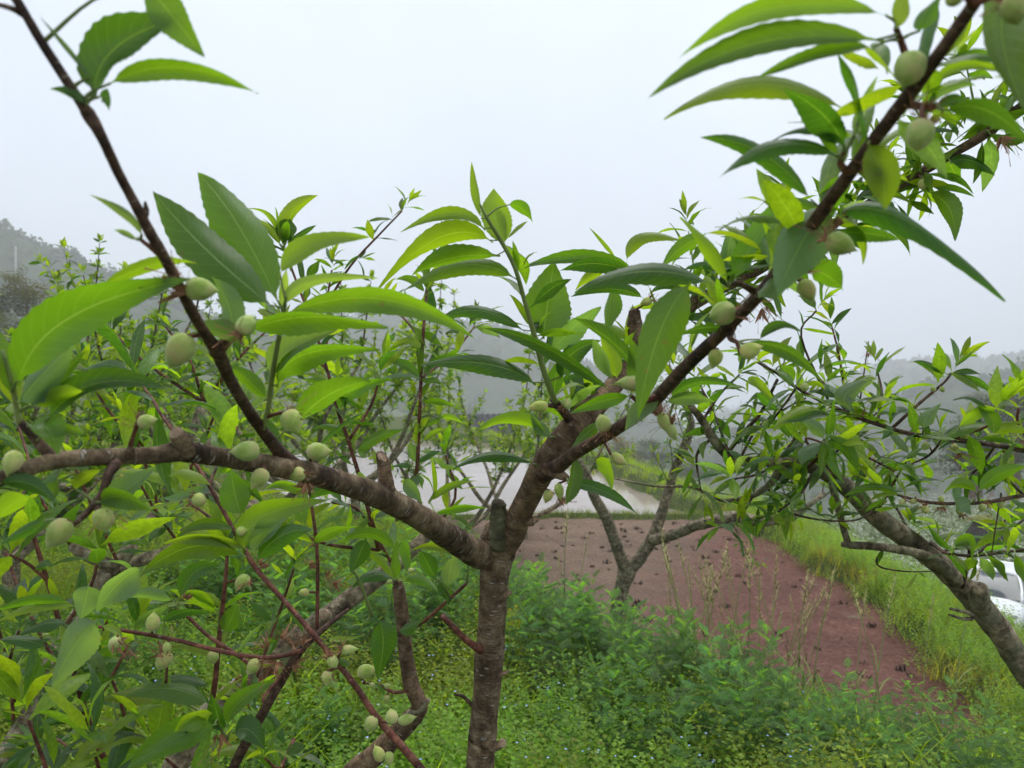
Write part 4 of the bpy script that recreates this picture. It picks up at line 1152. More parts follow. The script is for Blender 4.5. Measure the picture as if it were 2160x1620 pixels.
t3w('H', [(800, 1160, 1.5, 13), (762, 1020, 1.45, 11), (735, 930, 1.43, 10), (712, 865, 1.42, 9), (690, 780, 1.41, 8), (665, 700, 1.4, 7), (620, 580, 1.4, 6), (600, 525, 1.4, 6)])
t3w('I', [(860, 1060, 1.6, 12), (878, 1000, 1.5, 10), (884, 900, 1.48, 9), (888, 800, 1.46, 8), (893, 700, 1.45, 8), (900, 610, 1.45, 7)])
t3w('J', [(985, 1230, 1.45, 8), (930, 1280, 1.47, 9), (895, 1310, 1.5, 10), (862, 1330, 1.51, 10)][::-1])
t3w('K', [(864, 1457, 1.52, 9), (830, 1460, 1.5, 9), (800, 1445, 1.5, 8), (765, 1440, 1.5, 6)])
t3w('L', [(600, 1420, 0.98, 10), (560, 1465, 0.96, 8), (555, 1480, 0.95, 6)])
t3.wood('shoot', [(480, 1560, 1.0, 10), (450, 1520, 0.98, 9), (390, 1480, 0.97, 7), (350, 1440, 0.97, 5)], M_SHOOT, 7, 4)
t3.wood('shoot', [(190, 1500, 1.14, 9), (140, 1485, 1.1, 8), (85, 1462, 1.08, 6)], M_SHOOT, 7, 4)
t3.wood('shoot', [(330, 1640, 1.1, 10), (300, 1580, 1.08, 9), (250, 1520, 1.06, 6), (238, 1480, 1.05, 4)], M_SHOOT, 7, 4)
t3.wood('shoot', [(785, 1300, 1.5, 9), (760, 1230, 1.46, 8), (735, 1190, 1.44, 6)], M_SHOOT, 7, 4)
t3.wood('shoot', [(905, 1060, 1.42, 7), (918, 1030, 1.42, 6), (915, 970, 1.42, 4)], M_SHOOT, 7, 4)
for q in '''
520 1178 410 1152 292 1218 48 g
300 1200 255 1225 202 1292 72 b 0.85
188 1232 180 1268 170 1306 60 b 0.85 10 0
206 1305 152 1370 112 1448 90 b 0.85 12 0
165 1280 80 1278 -5 1312 24 y 0.9
150 1272 70 1270 -5 1288 26 g 0.9
520 1160 430 1132 332 1150 30 y
514 1166 552 1092 692 1055 62 y
530 1172 565 1125 606 1094 44 b
540 1188 590 1132 662 1118 46 d
370 1268 310 1256 265 1258 26 b
378 1268 410 1208 464 1194 38 d
455 1290 425 1252 372 1252 22 y
470 1335 488 1305 500 1270 42 g - 5 0
345 1312 390 1290 452 1294 20 d
145 1316 92 1316 42 1340 28 d 0.95
100 1366 50 1350 -5 1350 28 d 0.95
442 1450 380 1432 308 1450 26 d 1.0
448 1490 360 1452 264 1470 44 g 0.95
458 1528 370 1558 265 1625 80 g 0.92 12 -0.2
448 1505 410 1512 366 1545 46 y 0.92
482 1532 505 1480 592 1430 40 g
490 1548 525 1540 558 1582 54 d 0.95
470 1542 458 1505 446 1462 38 d
300 1578 230 1560 155 1605 44 y
305 1590 240 1600 180 1640 40 g
300 1575 240 1530 232 1475 14 y
86 1462 70 1422 54 1392 36 g
90 1468 40 1478 -5 1500 28 y
95 1470 50 1450 0 1460 18 y
170 1502 130 1510 80 1538 34 d
168 1490 200 1450 255 1425 22 d
170 1410 230 1375 275 1365 24 g
165 1420 215 1390 280 1400 18 b
505 1375 525 1340 560 1310 10 b
215 1320 240 1330 260 1345 16 y
690 1345 720 1350 760 1342 12 y
770 1440 800 1450 810 1470 10 g
510 1090 495 1040 488 990 66 g - 8 0
500 1120 430 1110 372 1135 30 g
440 1020 390 1050 340 1050 26 b
445 1025 400 1000 355 1005 24 y
650 1060 690 1030 720 1060 30 d
655 1050 610 1020 560 1030 26 g
660 1150 700 1120 760 1110 24 g
665 1150 620 1130 580 1150 18 y
752 955 790 925 854 906 24 g
750 955 742 930 722 906 11 y
743 982 725 965 704 951 10 g
760 965 768 955 782 942 22 b
878 978 868 950 866 934 24 b
882 978 900 960 932 951 16 d
872 986 850 980 826 986 12 d
880 1000 874 1015 862 1042 22 b
884 1000 886 1015 891 1032 13 b
880 942 888 905 908 878 22 y
890 932 920 912 946 905 14 y
893 902 915 888 938 878 12 g
925 882 950 880 980 896 13 y
922 876 925 858 925 840 18 y
905 1058 950 1030 1006 1014 20 y
918 1048 916 1005 910 963 11 y
925 988 950 984 978 998 11 y
850 1014 870 1030 892 1062 32 b 1.35
915 1086 970 1068 1028 1072 20 g 1.35
800 1308 808 1360 796 1432 66 d 1.3 8 0
842 1330 862 1322 892 1306 26 d 1.4
920 1222 902 1190 888 1160 38 d 1.4
945 1242 950 1200 962 1170 40 b 1.45
990 1182 930 1152 868 1160 24 y 1.4
836 1162 780 1128 718 1146 28 g 1.4
772 1135 758 1170 738 1208 42 d 1.4 10 0
846 1135 863 1170 856 1208 30 g 1.35
840 1226 790 1212 742 1242 24 d
852 1226 890 1224 928 1252 22 g
920 1230 938 1250 946 1276 32 d 1.45
836 1228 830 1190 838 1140 24 g
834 1226 800 1180 760 1160 18 y 1.45
765 1320 745 1325 722 1322 16 d
740 1400 725 1395 715 1385 18 g 0.9
596 525 615 450 672 412 36 y
592 520 570 460 524 440 12 y
594 522 560 480 528 470 18 y
598 515 605 480 612 462 46 d - 5 0
600 515 640 490 668 475 12 d
590 520 588 470 580 435 6 y
640 600 632 560 628 540 14 d
648 590 660 565 676 548 20 d
712 868 750 820 830 800 34 g
708 860 690 820 640 800 28 g
735 930 700 900 660 905 20 g
888 800 850 770 790 760 22 g
890 790 930 760 985 750 20 d
893 745 860 720 815 745 18 y
890 850 925 845 960 860 16 g
900 615 925 570 960 560 20 y
898 620 870 590 838 590 18 g
900 612 898 580 905 550 16 g
'''.strip().splitlines(): t3.leaf(q)
for a in [(775, 1415, 46, 34, 10), (738, 1370, 40, 24, 5), (782, 1528, 36, 33, -120), (826, 1510, 34, 30, 100), (860, 1517, 44, 24, 15), (798, 1588, 40, 31, 120), (820, 1602, 34, 28, -90), (703, 1397, 30, 28, -60), (690, 1432, 36, 30, -90, None, -90), (344, 1396, 52, 36, 240), (352, 1364, 24, 21, 100), (323, 1310, 46, 36, 88), (243, 1362, 46, 34, 250, None, -60), (450, 1387, 30, 27, -80), (533, 1408, 42, 30, 235, None, -50), (587, 1404, 32, 24, -25), (640, 1250, 28, 20, 185), (509, 1230, 46, 34, 225, None, -80), (785, 1448, 18, 15, -90), (818, 1447, 18, 15, 0), (815, 1476, 20, 15, -90), (512, 1120, 26, 22, 10), (868, 1203, 18, 15, 20), (820, 1228, 18, 14, 200), (140, 1128, 20, 16, -90), (96, 1338, 14, 12, 0), (172, 1515, 16, 14, 180)]:
    t3.fruit(*a)
for a in [(640, 1362, 40, 40), (585, 1395, 46, -90), (510, 1425, 40, -90), (560, 1365, 40, 110), (590, 1350, 44, 80), (620, 1360, 44, 70), (545, 1430, 44, -70), (570, 1410, 50, -85), (650, 1195, 40, 60), (665, 1150, 24, 130), (700, 1230, 40, -60), (690, 1220, 34, 30), (390, 1265, 34, 80), (460, 1550, 44, -80), (415, 1060, 36, 200), (545, 1195, 44, 60), (270, 1375, 34, -70), (620, 1400, 40, -20)]:
    t3.dry(*a)
# more leaf tufts along the red shoots and the limbs
for key, L, gap, n in (('F', 0.085, 0.055, (3, 5)), ('G', 0.08, 0.06, (3, 5)), ('D', 0.085, 0.075, (3, 5)), ('H', 0.07, 0.07, (3, 5)), ('I', 0.06, 0.075, (3, 4))):
    t3.shoot(TW[key], L, gap, n, 0.35, 0.15, 6)
for spec in ([(300, 1700, 1.6, 9), (260, 1500, 1.55, 8), (220, 1400, 1.5, 7)], [(30, 1560, 1.75, 9), (20, 1420, 1.7, 8), (-10, 1300, 1.65, 6)], [(250, 1190, 2.0, 9), (200, 1080, 1.9, 8), (160, 990, 1.85, 6)],
             [(335, 1075, 2.2, 8), (300, 960, 2.1, 7), (260, 880, 2.05, 5)], [(375, 1040, 2.25, 8), (430, 930, 2.2, 7), (470, 830, 2.15, 5)], [(430, 850, 2.4, 9), (400, 760, 2.4, 7), (350, 690, 2.4, 5)],
             [(430, 850, 2.4, 9), (500, 760, 2.3, 7), (560, 700, 2.3, 5)], [(150, 1150, 1.93, 9), (90, 1060, 1.9, 7), (60, 1000, 1.9, 5)], [(900, 1130, 2.05, 9), (960, 1050, 2.1, 7), (940, 960, 2.1, 5)],
             [(600, 1620, 1.6, 8), (560, 1560, 1.55, 7), (520, 1480, 1.5, 5)], [(380, 1150, 2.1, 8), (330, 1080, 1.8, 7), (290, 1010, 1.7, 5)], [(540, 1430, 1.8, 8), (590, 1290, 1.75, 7), (620, 1200, 1.7, 5)],
             [(830, 1195, 2.0, 8), (760, 1080, 1.9, 7), (700, 1060, 1.8, 5)], [(100, 1430, 1.8, 8), (190, 1380, 1.6, 7), (230, 1300, 1.5, 5)], [(60, 1600, 1.7, 8), (110, 1560, 1.5, 7), (150, 1580, 1.4, 5)]):
    t3w('z', spec, M_TWIGR, 0.095, gap=0.055, n=(3, 6), young=0.25)
for k, spec in enumerate(([(120, 1700, 1.0, 11), (90, 1600, 0.98, 10), (60, 1520, 0.97, 7)], [(250, 1720, 0.95, 11), (215, 1640, 0.94, 10), (200, 1590, 0.93, 7)], [(30, 1480, 1.2, 9), (20, 1400, 1.18, 8), (40, 1330, 1.16, 6)],
             [(420, 1700, 1.0, 10), (380, 1630, 0.98, 9), (350, 1600, 0.97, 6)], [(190, 1500, 1.14, 9), (240, 1420, 1.1, 8), (270, 1360, 1.1, 6)], [(100, 1225, 1.12, 9), (60, 1190, 1.1, 8), (20, 1170, 1.08, 6)],
             [(130, 1330, 1.13, 9), (190, 1240, 1.15, 8), (210, 1160, 1.16, 6)], [(480, 1160, 1.17, 9), (450, 1100, 1.2, 8), (400, 1060, 1.22, 6)], [(440, 1022, 0.96, 8), (470, 960, 1.1, 7), (500, 900, 1.15, 5)],
             [(340, 875, 1.0, 8), (320, 840, 1.05, 7), (290, 800, 1.1, 5)], [(735, 930, 1.43, 8), (780, 860, 1.45, 7), (800, 800, 1.45, 5)], [(690, 780, 1.41, 8), (650, 740, 1.45, 7), (610, 700, 1.5, 5)],
             [(620, 1560, 1.5, 9), (590, 1620, 1.4, 8), (560, 1600, 1.3, 6)], [(800, 1160, 1.5, 9), (700, 1150, 1.45, 8), (640, 1130, 1.4, 6)], [(45, 1060, 1.12, 8), (60, 980, 1.2, 7), (40, 900, 1.25, 5)], [(370, 1000, 2.3, 9), (240, 880, 2.2, 7), (180, 780, 2.2, 5)], [(430, 850, 2.4, 9), (300, 760, 2.3, 7), (240, 700, 2.3, 5)], [(690, 640, 2.2, 7), (740, 560, 2.2, 6), (800, 495, 2.2, 5), (848, 445, 2.2, 4)], [(690, 760, 2.0, 8), (690, 640, 2.2, 6), (700, 570, 2.2, 5)], [(900, 610, 1.45, 7), (930, 560, 1.6, 6), (940, 520, 1.7, 5)], [(888, 800, 1.46, 7), (960, 740, 1.6, 6), (1000, 690, 1.7, 5)], [(893, 720, 1.45, 7), (840, 660, 1.6, 6), (800, 640, 1.7, 5)])):
    t3w('y%d' % k, spec, M_TWIGR, 0.115 if k < 17 else 0.08, gap=0.07, n=(3, 5), young=0.3, tipn=8)
t3.finish()

# ------------------------------------------------------------------ the forked tree on the edge of the field
x4, y4 = P(1312, 1290, 6.0).x, 6.0
t4 = Tree('small forked peach tree with mottled grey stems standing at the edge of the paddy', (x4, y4, gz(x4, y4)), 41)
z4 = gz(x4, y4); t4.wf = 0.86
pts = [(x4, y4, z4 - 0.05, 0.075)]
for px, py, d, w in [(1306, 1275, 6.0, 34), (1312, 1240, 6.0, 32), (1322, 1205, 6.0, 40), (1328, 1190, 6.0, 36)]:
    v = P(px, py, d); pts.append((v.x, v.y, v.z, w / FPX * d / 2))
o, a = tube('trunk', pts, M_BARKG, t4.root, 12, 5, 0.1); t4.sample(a)
_, b1 = t4.wood('limb', [(1322, 1205, 6.0, 34), (1300, 1150, 5.9, 30), (1278, 1090, 5.8, 28), (1255, 1050, 5.7, 26), (1238, 1005, 5.6, 22), (1215, 960, 5.5, 16), (1200, 900, 5.4, 12), (1160, 830, 5.4, 8)], M_BARKG, 10, 5, 0.12)
_, b2 = t4.wood('limb', [(1325, 1205, 6.0, 34), (1355, 1170, 5.95, 32), (1378, 1130, 5.9, 28), (1395, 1085, 5.85, 26), (1410, 1035, 5.8, 24), (1425, 985, 5.75, 20), (1448, 930, 5.7, 22), (1458, 890, 5.6, 16), (1440, 840, 5.6, 12), (1420, 780, 5.6, 8)], M_BARKG, 10, 5, 0.12)
_, b3 = t4.wood('limb', [(1375, 1140, 5.9, 28), (1420, 1128, 5.6, 27), (1465, 1110, 5.3, 26), (1500, 1100, 5.0, 30), (1550, 1090, 4.9, 28), (1610, 1100, 4.8, 26), (1660, 1092, 4.7, 20), (1700, 1070, 4.6, 14), (1740, 1040, 4.6, 10)], M_BARKG, 10, 5, 0.12)
for ar, c in ((b1, 5), (b2, 9), (b3, 9)):
    t4.autotwigs(ar, c, 0.5, M_TWIGD, 0.08, 0.07, 0.004, 0.8, start=0.45, n=(4, 7))
t4.finish(None, 120)

# ------------------------------------------------------------------ the orchard behind
def orchard_tree(label, x, y, seed, h=2.3, spread=1.3, nl=4, young_share=0.4, nt=7, L=0.095, lean=(0, 0), gap=0.055, low=0.35):  # share of young yellow-green leaves differs from tree to tree
    t_ = Tree(label, (x, y, gz(x, y)), seed)
    rs = t_.rs; z = gz(x, y)
    th = rs.uniform(0.4, 0.6)
    o, a = t_.wood3('trunk', [(x, y, z - 0.05, 0.075), (x + 0.02, y, z + th * 0.5, 0.055), (x + lean[0] * 0.2, y + lean[1] * 0.2, z + th, 0.06)], M_BARKG, 10, 4, 0.12)
    a0 = rs.uniform(0, 6.28)
    for k in range(nl):
        an = a0 + 6.283 * k / nl + rs.uniform(-0.4, 0.4)
        dx, dy = math.cos(an) * spread + lean[0], math.sin(an) * spread + lean[1]
        pts = []
        for u in (0, 0.25, 0.5, 0.75, 1.0):
            q = (x + dx * u ** 0.8 + rs.uniform(-0.05, 0.05), y + dy * u ** 0.8 + rs.uniform(-0.05, 0.05), z + th * 0.9 + (h - th) * 0.75 * u ** 1.35)
            pts.append((*q, 0.04 * (1 - 0.78 * u)))
        _, la = t_.wood3('limb', pts, M_BARKG, 8, 4, 0.12)
        t_.autotwigs(la, nt, 0.55, M_TWIGD, L, gap, 0.0028, 0.9, young=young_share, start=low, n=(4, 7))
        _, ua = t_.wood3('shoot', [pts[-1], (pts[-1][0] + dx * 0.06, pts[-1][1] + dy * 0.06, pts[-1][2] + 0.35, 0.006), (pts[-1][0] + dx * 0.1, pts[-1][1] + dy * 0.1, pts[-1][2] + 0.7 * rs.uniform(0.6, 1.2), 0.003)], M_TWIGD, 5)
        t_.shoot(ua, L, gap * 0.8, (4, 7), young_share)
    t_.finish(VLOW, 0)
    return t_
orchard_tree('peach tree beside the flooded paddy, thin forked limbs against the pale water', P(945, 1090, 9.6).x, 9.6, 51, 2.6, 1.35, 5, 0.75, 9, low=0.62)
orchard_tree('tall peach tree at far left with upright leafy shoot tops', -3.45, 5.2, 52, 2.75, 1.2, 5, 0.8, 11)
orchard_tree('peach tree left of the pond, behind the thick left limb', -2.1, 6.4, 53, 2.2, 1.25, 5, 0.8, 11)
orchard_tree('peach tree on the terrace at left, partly behind the big bright leaf', -4.6, 8.0, 54, 2.5, 1.4, 5, 0.8, 11)
orchard_tree('farther peach tree just left of the pale water', -3.0, 10.5, 55, 2.5, 1.4, 5, 0.8, 11)
orchard_tree('peach tree beyond the lower left branches, near the grassy clearing', -3.0, 3.9, 56, 2.1, 1.0, 4, 0.45, 11)
orchard_tree('farthest peach tree at left, below the misty hillside', -8.2, 11.5, 57, 2.7, 1.5, 5, 0.8, 11)
orchard_tree('peach tree beyond the pond bank, yellow green tips in the haze', -6.0, 15.5, 59, 2.9, 1.6, 5, 0.6, 11)
orchard_tree('peach tree behind the near fork, its twigs full of small bright leaves', 0.15, 10.8, 60, 2.75, 1.5, 5, 0.8, 10, low=0.6)
orchard_tree('bushy peach tree left of the near fork, in front of the pale water', -1.75, 8.4, 61, 2.45, 1.2, 5, 0.8, 9, low=0.55)

# ------------------------------------------------------------------ weeds and ground cover
def blade(V, T, p, d, L, w, bend, seg=3):
    side = d.cross(Vector((0, 0, 1)))
    side = side.normalized() if side.length > 1e-3 else Vector((1, 0, 0))
    o = len(V)
    for i in range(seg + 1):
        q = i / seg
        c = p + d * (L * q) + bend * (L * q * q)
        ww = w * (1 - q) ** 0.6 + 0.0003
        V += [tuple(c - side * ww), tuple(c + side * ww)]
    for i in range(seg):
        a = o + i * 2
        T += [(a, a + 1, a + 3), (a, a + 3, a + 2)]

def ovate(V, T, p, d, nrm, L, w):
    s = d.cross(nrm).normalized()
    o = len(V)
    V += [tuple(p), tuple(p + d * L * 0.5 - s * w + nrm * w * 0.3), tuple(p + d * L), tuple(p + d * L * 0.5 + s * w + nrm * w * 0.3), tuple(p + d * L * 0.5)]
    T += [(o, o + 1, o + 4), (o + 1, o + 2, o + 4), (o + 4, o + 2, o + 3), (o, o + 4, o + 3)]

def rv(rs, a=1.0): return Vector((rs.uniform(-a, a), rs.uniform(-a, a), rs.uniform(-a, a)))

def ovate2(V, T, p, d, nrm, L, w):
    s = d.cross(nrm).normalized(); o = len(V)
    V += [tuple(p), tuple(p + d * L * 0.55 - s * w + nrm * w * 0.3), tuple(p + d * L), tuple(p + d * L * 0.55 + s * w + nrm * w * 0.3)]
    T += [(o, o + 1, o + 2), (o, o + 2, o + 3)]

def tuft_veronica(seed):
    rs = random.Random(seed); V, T, C = [], [], []
    for k in range(7):
        p = Vector((rs.gauss(0, 0.05), rs.gauss(0, 0.04), 0)); h = rs.uniform(0.09, 0.2)
        lean = Vector((rs.uniform(-0.4, 0.4), rs.uniform(-0.4, 0.4), 1)).normalized()
        o = len(V)
        for j in range(10):
            q = 0.2 + 0.8 * j / 9
            a = j * 2.1 + rs.uniform(-0.4, 0.4)
            dv = Vector((math.cos(a), math.sin(a), rs.uniform(0.0, 0.7))).normalized()
            ovate2(V, T, p + lean * h * q, dv, Vector((0, 0, 1)), rs.uniform(0.012, 0.023) * (1.2 - 0.5 * q), rs.uniform(0.005, 0.008))
        k2 = rs.uniform(0.75, 1.25)
        C += [(k2, k2, k2)] * (len(V) - o)
    return np.array(V), np.array(T), np.array(C)

def mugwort(seed, h=0.42):
    rs = random.Random(seed); V, T, C = [], [], []
    lean = Vector((rs.uniform(-0.15, 0.15), rs.uniform(-0.15, 0.15), 1))
    blade(V, T, Vector((0, 0, 0)), lean.normalized(), h, 0.003, Vector((0, 0, 0)), 3); C += [(0.9, 0.8, 0.7)] * len(V)
    n = 15
    for j in range(n):
        q = 0.2 + 0.8 * j / (n - 1)
        a = j * 2.4 + rs.uniform(-0.3, 0.3)
        el = 0.15 + 1.0 * q ** 3
        dv = Vector((math.cos(a), math.sin(a), el)).normalized()
        L = rs.uniform(0.085, 0.135) * (1.1 - 0.45 * q)
        p = lean * h * q; up = Vector((0, 0, 1)); side = dv.cross(up).normalized()
        o = len(V)
        for i in range(7):
            u = 0.25 + 0.11 * i
            sgn = (-1, 1)[i % 2]
            c = p + dv * L * u + Vector((0, 0, -0.18 * L * u * u))
            ld = (dv * 0.75 + side * sgn * (0.85 if i < 6 else 0)).normalized()
            ovate2(V, T, c, ld, up, L * (0.50 - 0.03 * i), L * 0.075)
            ovate2(V, T, c, (dv * 0.9 - side * sgn * 0.6).normalized(), up, L * 0.30, L * 0.06)
        blade(V, T, p, dv, L, L * 0.02, Vector((0, 0, -0.18)), 2)
        k2 = 0.6 + 0.8 * q * rs.uniform(0.75, 1.25)
        C += [(k2, k2, k2)] * (len(V) - o)
    return np.array(V), np.array(T), np.array(C)

def tuft_grass(seed, n=8, h=0.2, w=0.003, spread=0.05, lay=0.5):
    rs = random.Random(seed); V, T, C = [], [], []
    for k in range(n):
        o = len(V)
        d = Vector((rs.uniform(-lay, lay), rs.uniform(-lay, lay), 1)).normalized()
        blade(V, T, Vector((rs.gauss(0, spread), rs.gauss(0, spread), 0)), d, h * rs.uniform(0.5, 1.2), w * rs.uniform(0.7, 1.3), Vector((rs.uniform(-0.6, 0.6), rs.uniform(-0.6, 0.6), -0.2)), 2)
        k2 = rs.uniform(0.75, 1.3)
        C += [(k2 * rs.uniform(0.95, 1.2), k2, k2)] * (len(V) - o)
    return np.array(V), np.array(T), np.array(C)

def broad(seed):
    rs = random.Random(seed); V, T = [], []
    for k in range(9):
        a = k * 2.4; d = Vector((math.cos(a), math.sin(a), rs.uniform(0.4, 1.3))).normalized()
        ovate(V, T, Vector((rs.gauss(0, 0.02), rs.gauss(0, 0.02), rs.uniform(0, 0.1))), d, Vector((0, 0, 1)), rs.uniform(0.07, 0.13), rs.uniform(0.018, 0.030))
    return np.array(V), np.array(T), None

PW = [tuft_veronica(s) for s in range(5)] + [mugwort(20 + s) for s in range(5)] + [tuft_grass(40 + s) for s in range(4)] + [broad(60 + s) for s in range(3)]
iV, iM, iG, iB = range(0, 5), range(5, 10), range(10, 14), range(14, 17)

class Scatter:
    def __init__(s): s.i, s.m, s.c = [], [], []
    def add(s, k, x, y, z, sc, col, rs, tilt=0.15):
        a = rs.uniform(0, 6.283); tx, ty = rs.uniform(-tilt, tilt), rs.uniform(-tilt, tilt)
        ca, sa = math.cos(a), math.sin(a)
        m = np.array([[ca * sc, -sa * sc, tx * sc, x], [sa * sc, ca * sc, ty * sc, y], [0, 0, sc, z], [0, 0, 0, 1]], dtype=np.float32)
        s.i.append(k); s.m.append(m); s.c.append(col)
    def build(s, name, protos, mat, label, cat=None):
        me = join_inst(name, protos, s.i, s.m, s.c, mat, smooth=False)
        o = link(name, me); tag(o, label, cat, kind='stuff'); return o

def pick(rs, col, a=0.2):
    k = rs.uniform(1 - a, 1 + a)
    return [col[0] * k * rs.uniform(0.9, 1.12), col[1] * k, col[2] * k * rs.uniform(0.85, 1.15)]

rs = random.Random(99)
CV, CM, CG = (0.185, 0.290, 0.038), (0.086, 0.168, 0.044), (0.185, 0.260, 0.045)
MUG_PATCH = [(0.75, 4.7, 1.0), (1.3, 5.2, 0.7), (0.3, 5.4, 0.6), (1.75, 3.75, 0.6), (2.2, 4.2, 0.6), (1.1, 3.3, 0.5), (2.3, 3.4, 0.7), (0.6, 3.2, 0.25), (-0.3, 4.9, 0.5), (1.6, 3.2, 0.5), (-0.9, 4.5, 0.8), (-0.2, 6.2, 0.8), (-1.8, 5.2, 0.7), (0.25, 4.1, 0.45)]
def mugden(x, y):
    return max(max(0.0, 1 - ((x - a) ** 2 + (y - b_) ** 2) / (r * r)) for a, b_, r in MUG_PATCH)
sc1, sc2, sc3, fl = Scatter(), Scatter(), Scatter(), Scatter()
def star(col2):
    V = [(0, 0, 0.001)]; T = []
    for k in range(8):
        a = 2 * math.pi * k / 8; r = 0.0055 if k % 2 == 0 else 0.0035
        V.append((r * math.cos(a), r * math.sin(a), 0.002))
    for k in range(8): T.append((0, 1 + k, 1 + (k + 1) % 8))
    C = np.ones((9, 3)); C[0] = (2.2, 1.9, 1.2)
    return np.array(V), np.array(T), C
PF = [star(0)]
def spot(y0, y1):
    u = rs.random(); y = math.sqrt(y0 * y0 + u * (y1 * y1 - y0 * y0))
    return rs.uniform(-0.74, 0.74) * y + rs.uniform(-0.3, 0.3), y
n_cov = 0
for k in range(13500):
    x, y = spot(2.4, 9.5)
    if bank_s(np.float64(x), np.float64(y)) > 0.12 or x > 3.3: continue
    if y > 6 and rs.random() < 0.35: continue
    z = gz(x, y); sb = float(bank_s(np.float64(x), np.float64(y))); md = max(mugden(x, y), 0.75 if sb > -0.85 and x > -0.6 else 0)
    patch = noise.noise(Vector((x * 1.1, y * 1.1, 4.2)))
    if md > 0.1 and rs.random() < md * 1.3:
        if rs.random() < 0.34: sc2.add(rs.choice(iM), x, y, z, rs.uniform(0.45, 1.2) * (0.6 if x > 1.45 else 1.0), pick(rs, CM, 0.35), rs)
    elif patch > 0.22 and rs.random() < 0.5:
        sc2.add(rs.choice(iM) if rs.random() < 0.4 else rs.choice(iB), x, y, z, rs.uniform(0.45, 0.8), pick(rs, CM), rs)
    else:
        col = CV if patch > -0.15 else (0.225, 0.275, 0.034)
        sc1.add(rs.choice(iV), x, y, z - 0.01, rs.uniform(0.9, 1.75), pick(rs, col, 0.28), rs, 0.25)
        if rs.random() < 0.14 and y < 7:
            for q in range(rs.randint(1, 4)):
                fl.add(0, x + rs.gauss(0, 0.06), y + rs.gauss(0, 0.06), z + rs.uniform(0.13, 0.24), rs.uniform(0.8, 1.25), pick(rs, (0.30, 0.42, 0.80), 0.15), rs, 0.9)
    if rs.random() < 0.20: sc3.add(rs.choice(iG), x, y, z, rs.uniform(0.8, 1.9), pick(rs, CG), rs)
sc1.build('ground_cover', PW, M_WEED, 'low bright green creeping weeds covering the orchard floor', 'weeds')
sc2.build('weed_thicket', PW, M_WEED, 'dark green feathery and broad leaved weeds in thick patches', 'weeds')
fl.build('tiny_blue_flowers', PF, M_TINT, 'tiny pale blue flowers dotted over the low weeds', 'flowers')
# grass of the banks and of the terraces further off
for k in range(5200):
    y = 3.6 + 9.6 * rs.random() ** 1.1; xr = float(np.interp(y, XR_Y, XR_X)); x = xr + rs.uniform(-0.08, 1.3)
    yell = noise.noise(Vector((x * 1.5, y * 1.2, 1.0)))
    sc3.add(rs.choice(iG), x, y, gz(x, y) - 0.01, rs.uniform(0.6, 1.15), pick(rs, (0.180, 0.240, 0.055) if yell > -0.1 else (0.235, 0.225, 0.08)), rs)
    if rs.random() < 0.25: sc3.add(rs.choice(iV), x, y, gz(x, y), rs.uniform(1.0, 1.6), pick(rs, CV), rs)
for k in range(1500):
    x = rs.uniform(-6.0, 3.6); y = 12.45 + rs.gauss(0, 0.12)
    sc3.add(rs.choice(iG), x, y, gz(x, y) - 0.02, rs.uniform(0.4, 0.8), pick(rs, (0.12, 0.16, 0.05)), rs)
for k in range(4200):
    y = rs.uniform(12.8, 33); xr = float(np.interp(y, XR_Y, XR_X)); x = xr + 0.1 + abs(rs.gauss(0, 1.0))
    if 0.15 < x - xr < 0.75: continue                      # trodden path along the top of the bank
    sc3.add(rs.choice(iG), x, y, gz(x, y) - 0.02, rs.uniform(1.0, 2.0), pick(rs, CG), rs)
for k in range(3500):
    y = rs.uniform(8, 30); x = rs.uniform(-0.75 * y, -5.0 if y > 9 else -1.5)
    if y > 12.7 and x > -9.2: continue
    if bank_s(np.float64(x), np.float64(y)) > 0.0 and x > -6.8: continue
    sc3.add(rs.choice(iG), x, y, gz(x, y) - 0.02, rs.uniform(1.0, 2.2), pick(rs, (0.10, 0.18, 0.035)), rs)
for k in range(3500):
    x = rs.uniform(4.8, 13); y = rs.uniform(5, 26)
    if abs(x / y - 0.64) < 0.09: continue
    sc3.add(rs.choice(iG), x, y, gz(x, y) - 0.02, rs.uniform(0.8, 1.6), pick(rs, (0.13, 0.17, 0.06)), rs)
sc3.build('grass', PW, M_WEED, 'yellow green grass on the field banks and terraces', 'grass')

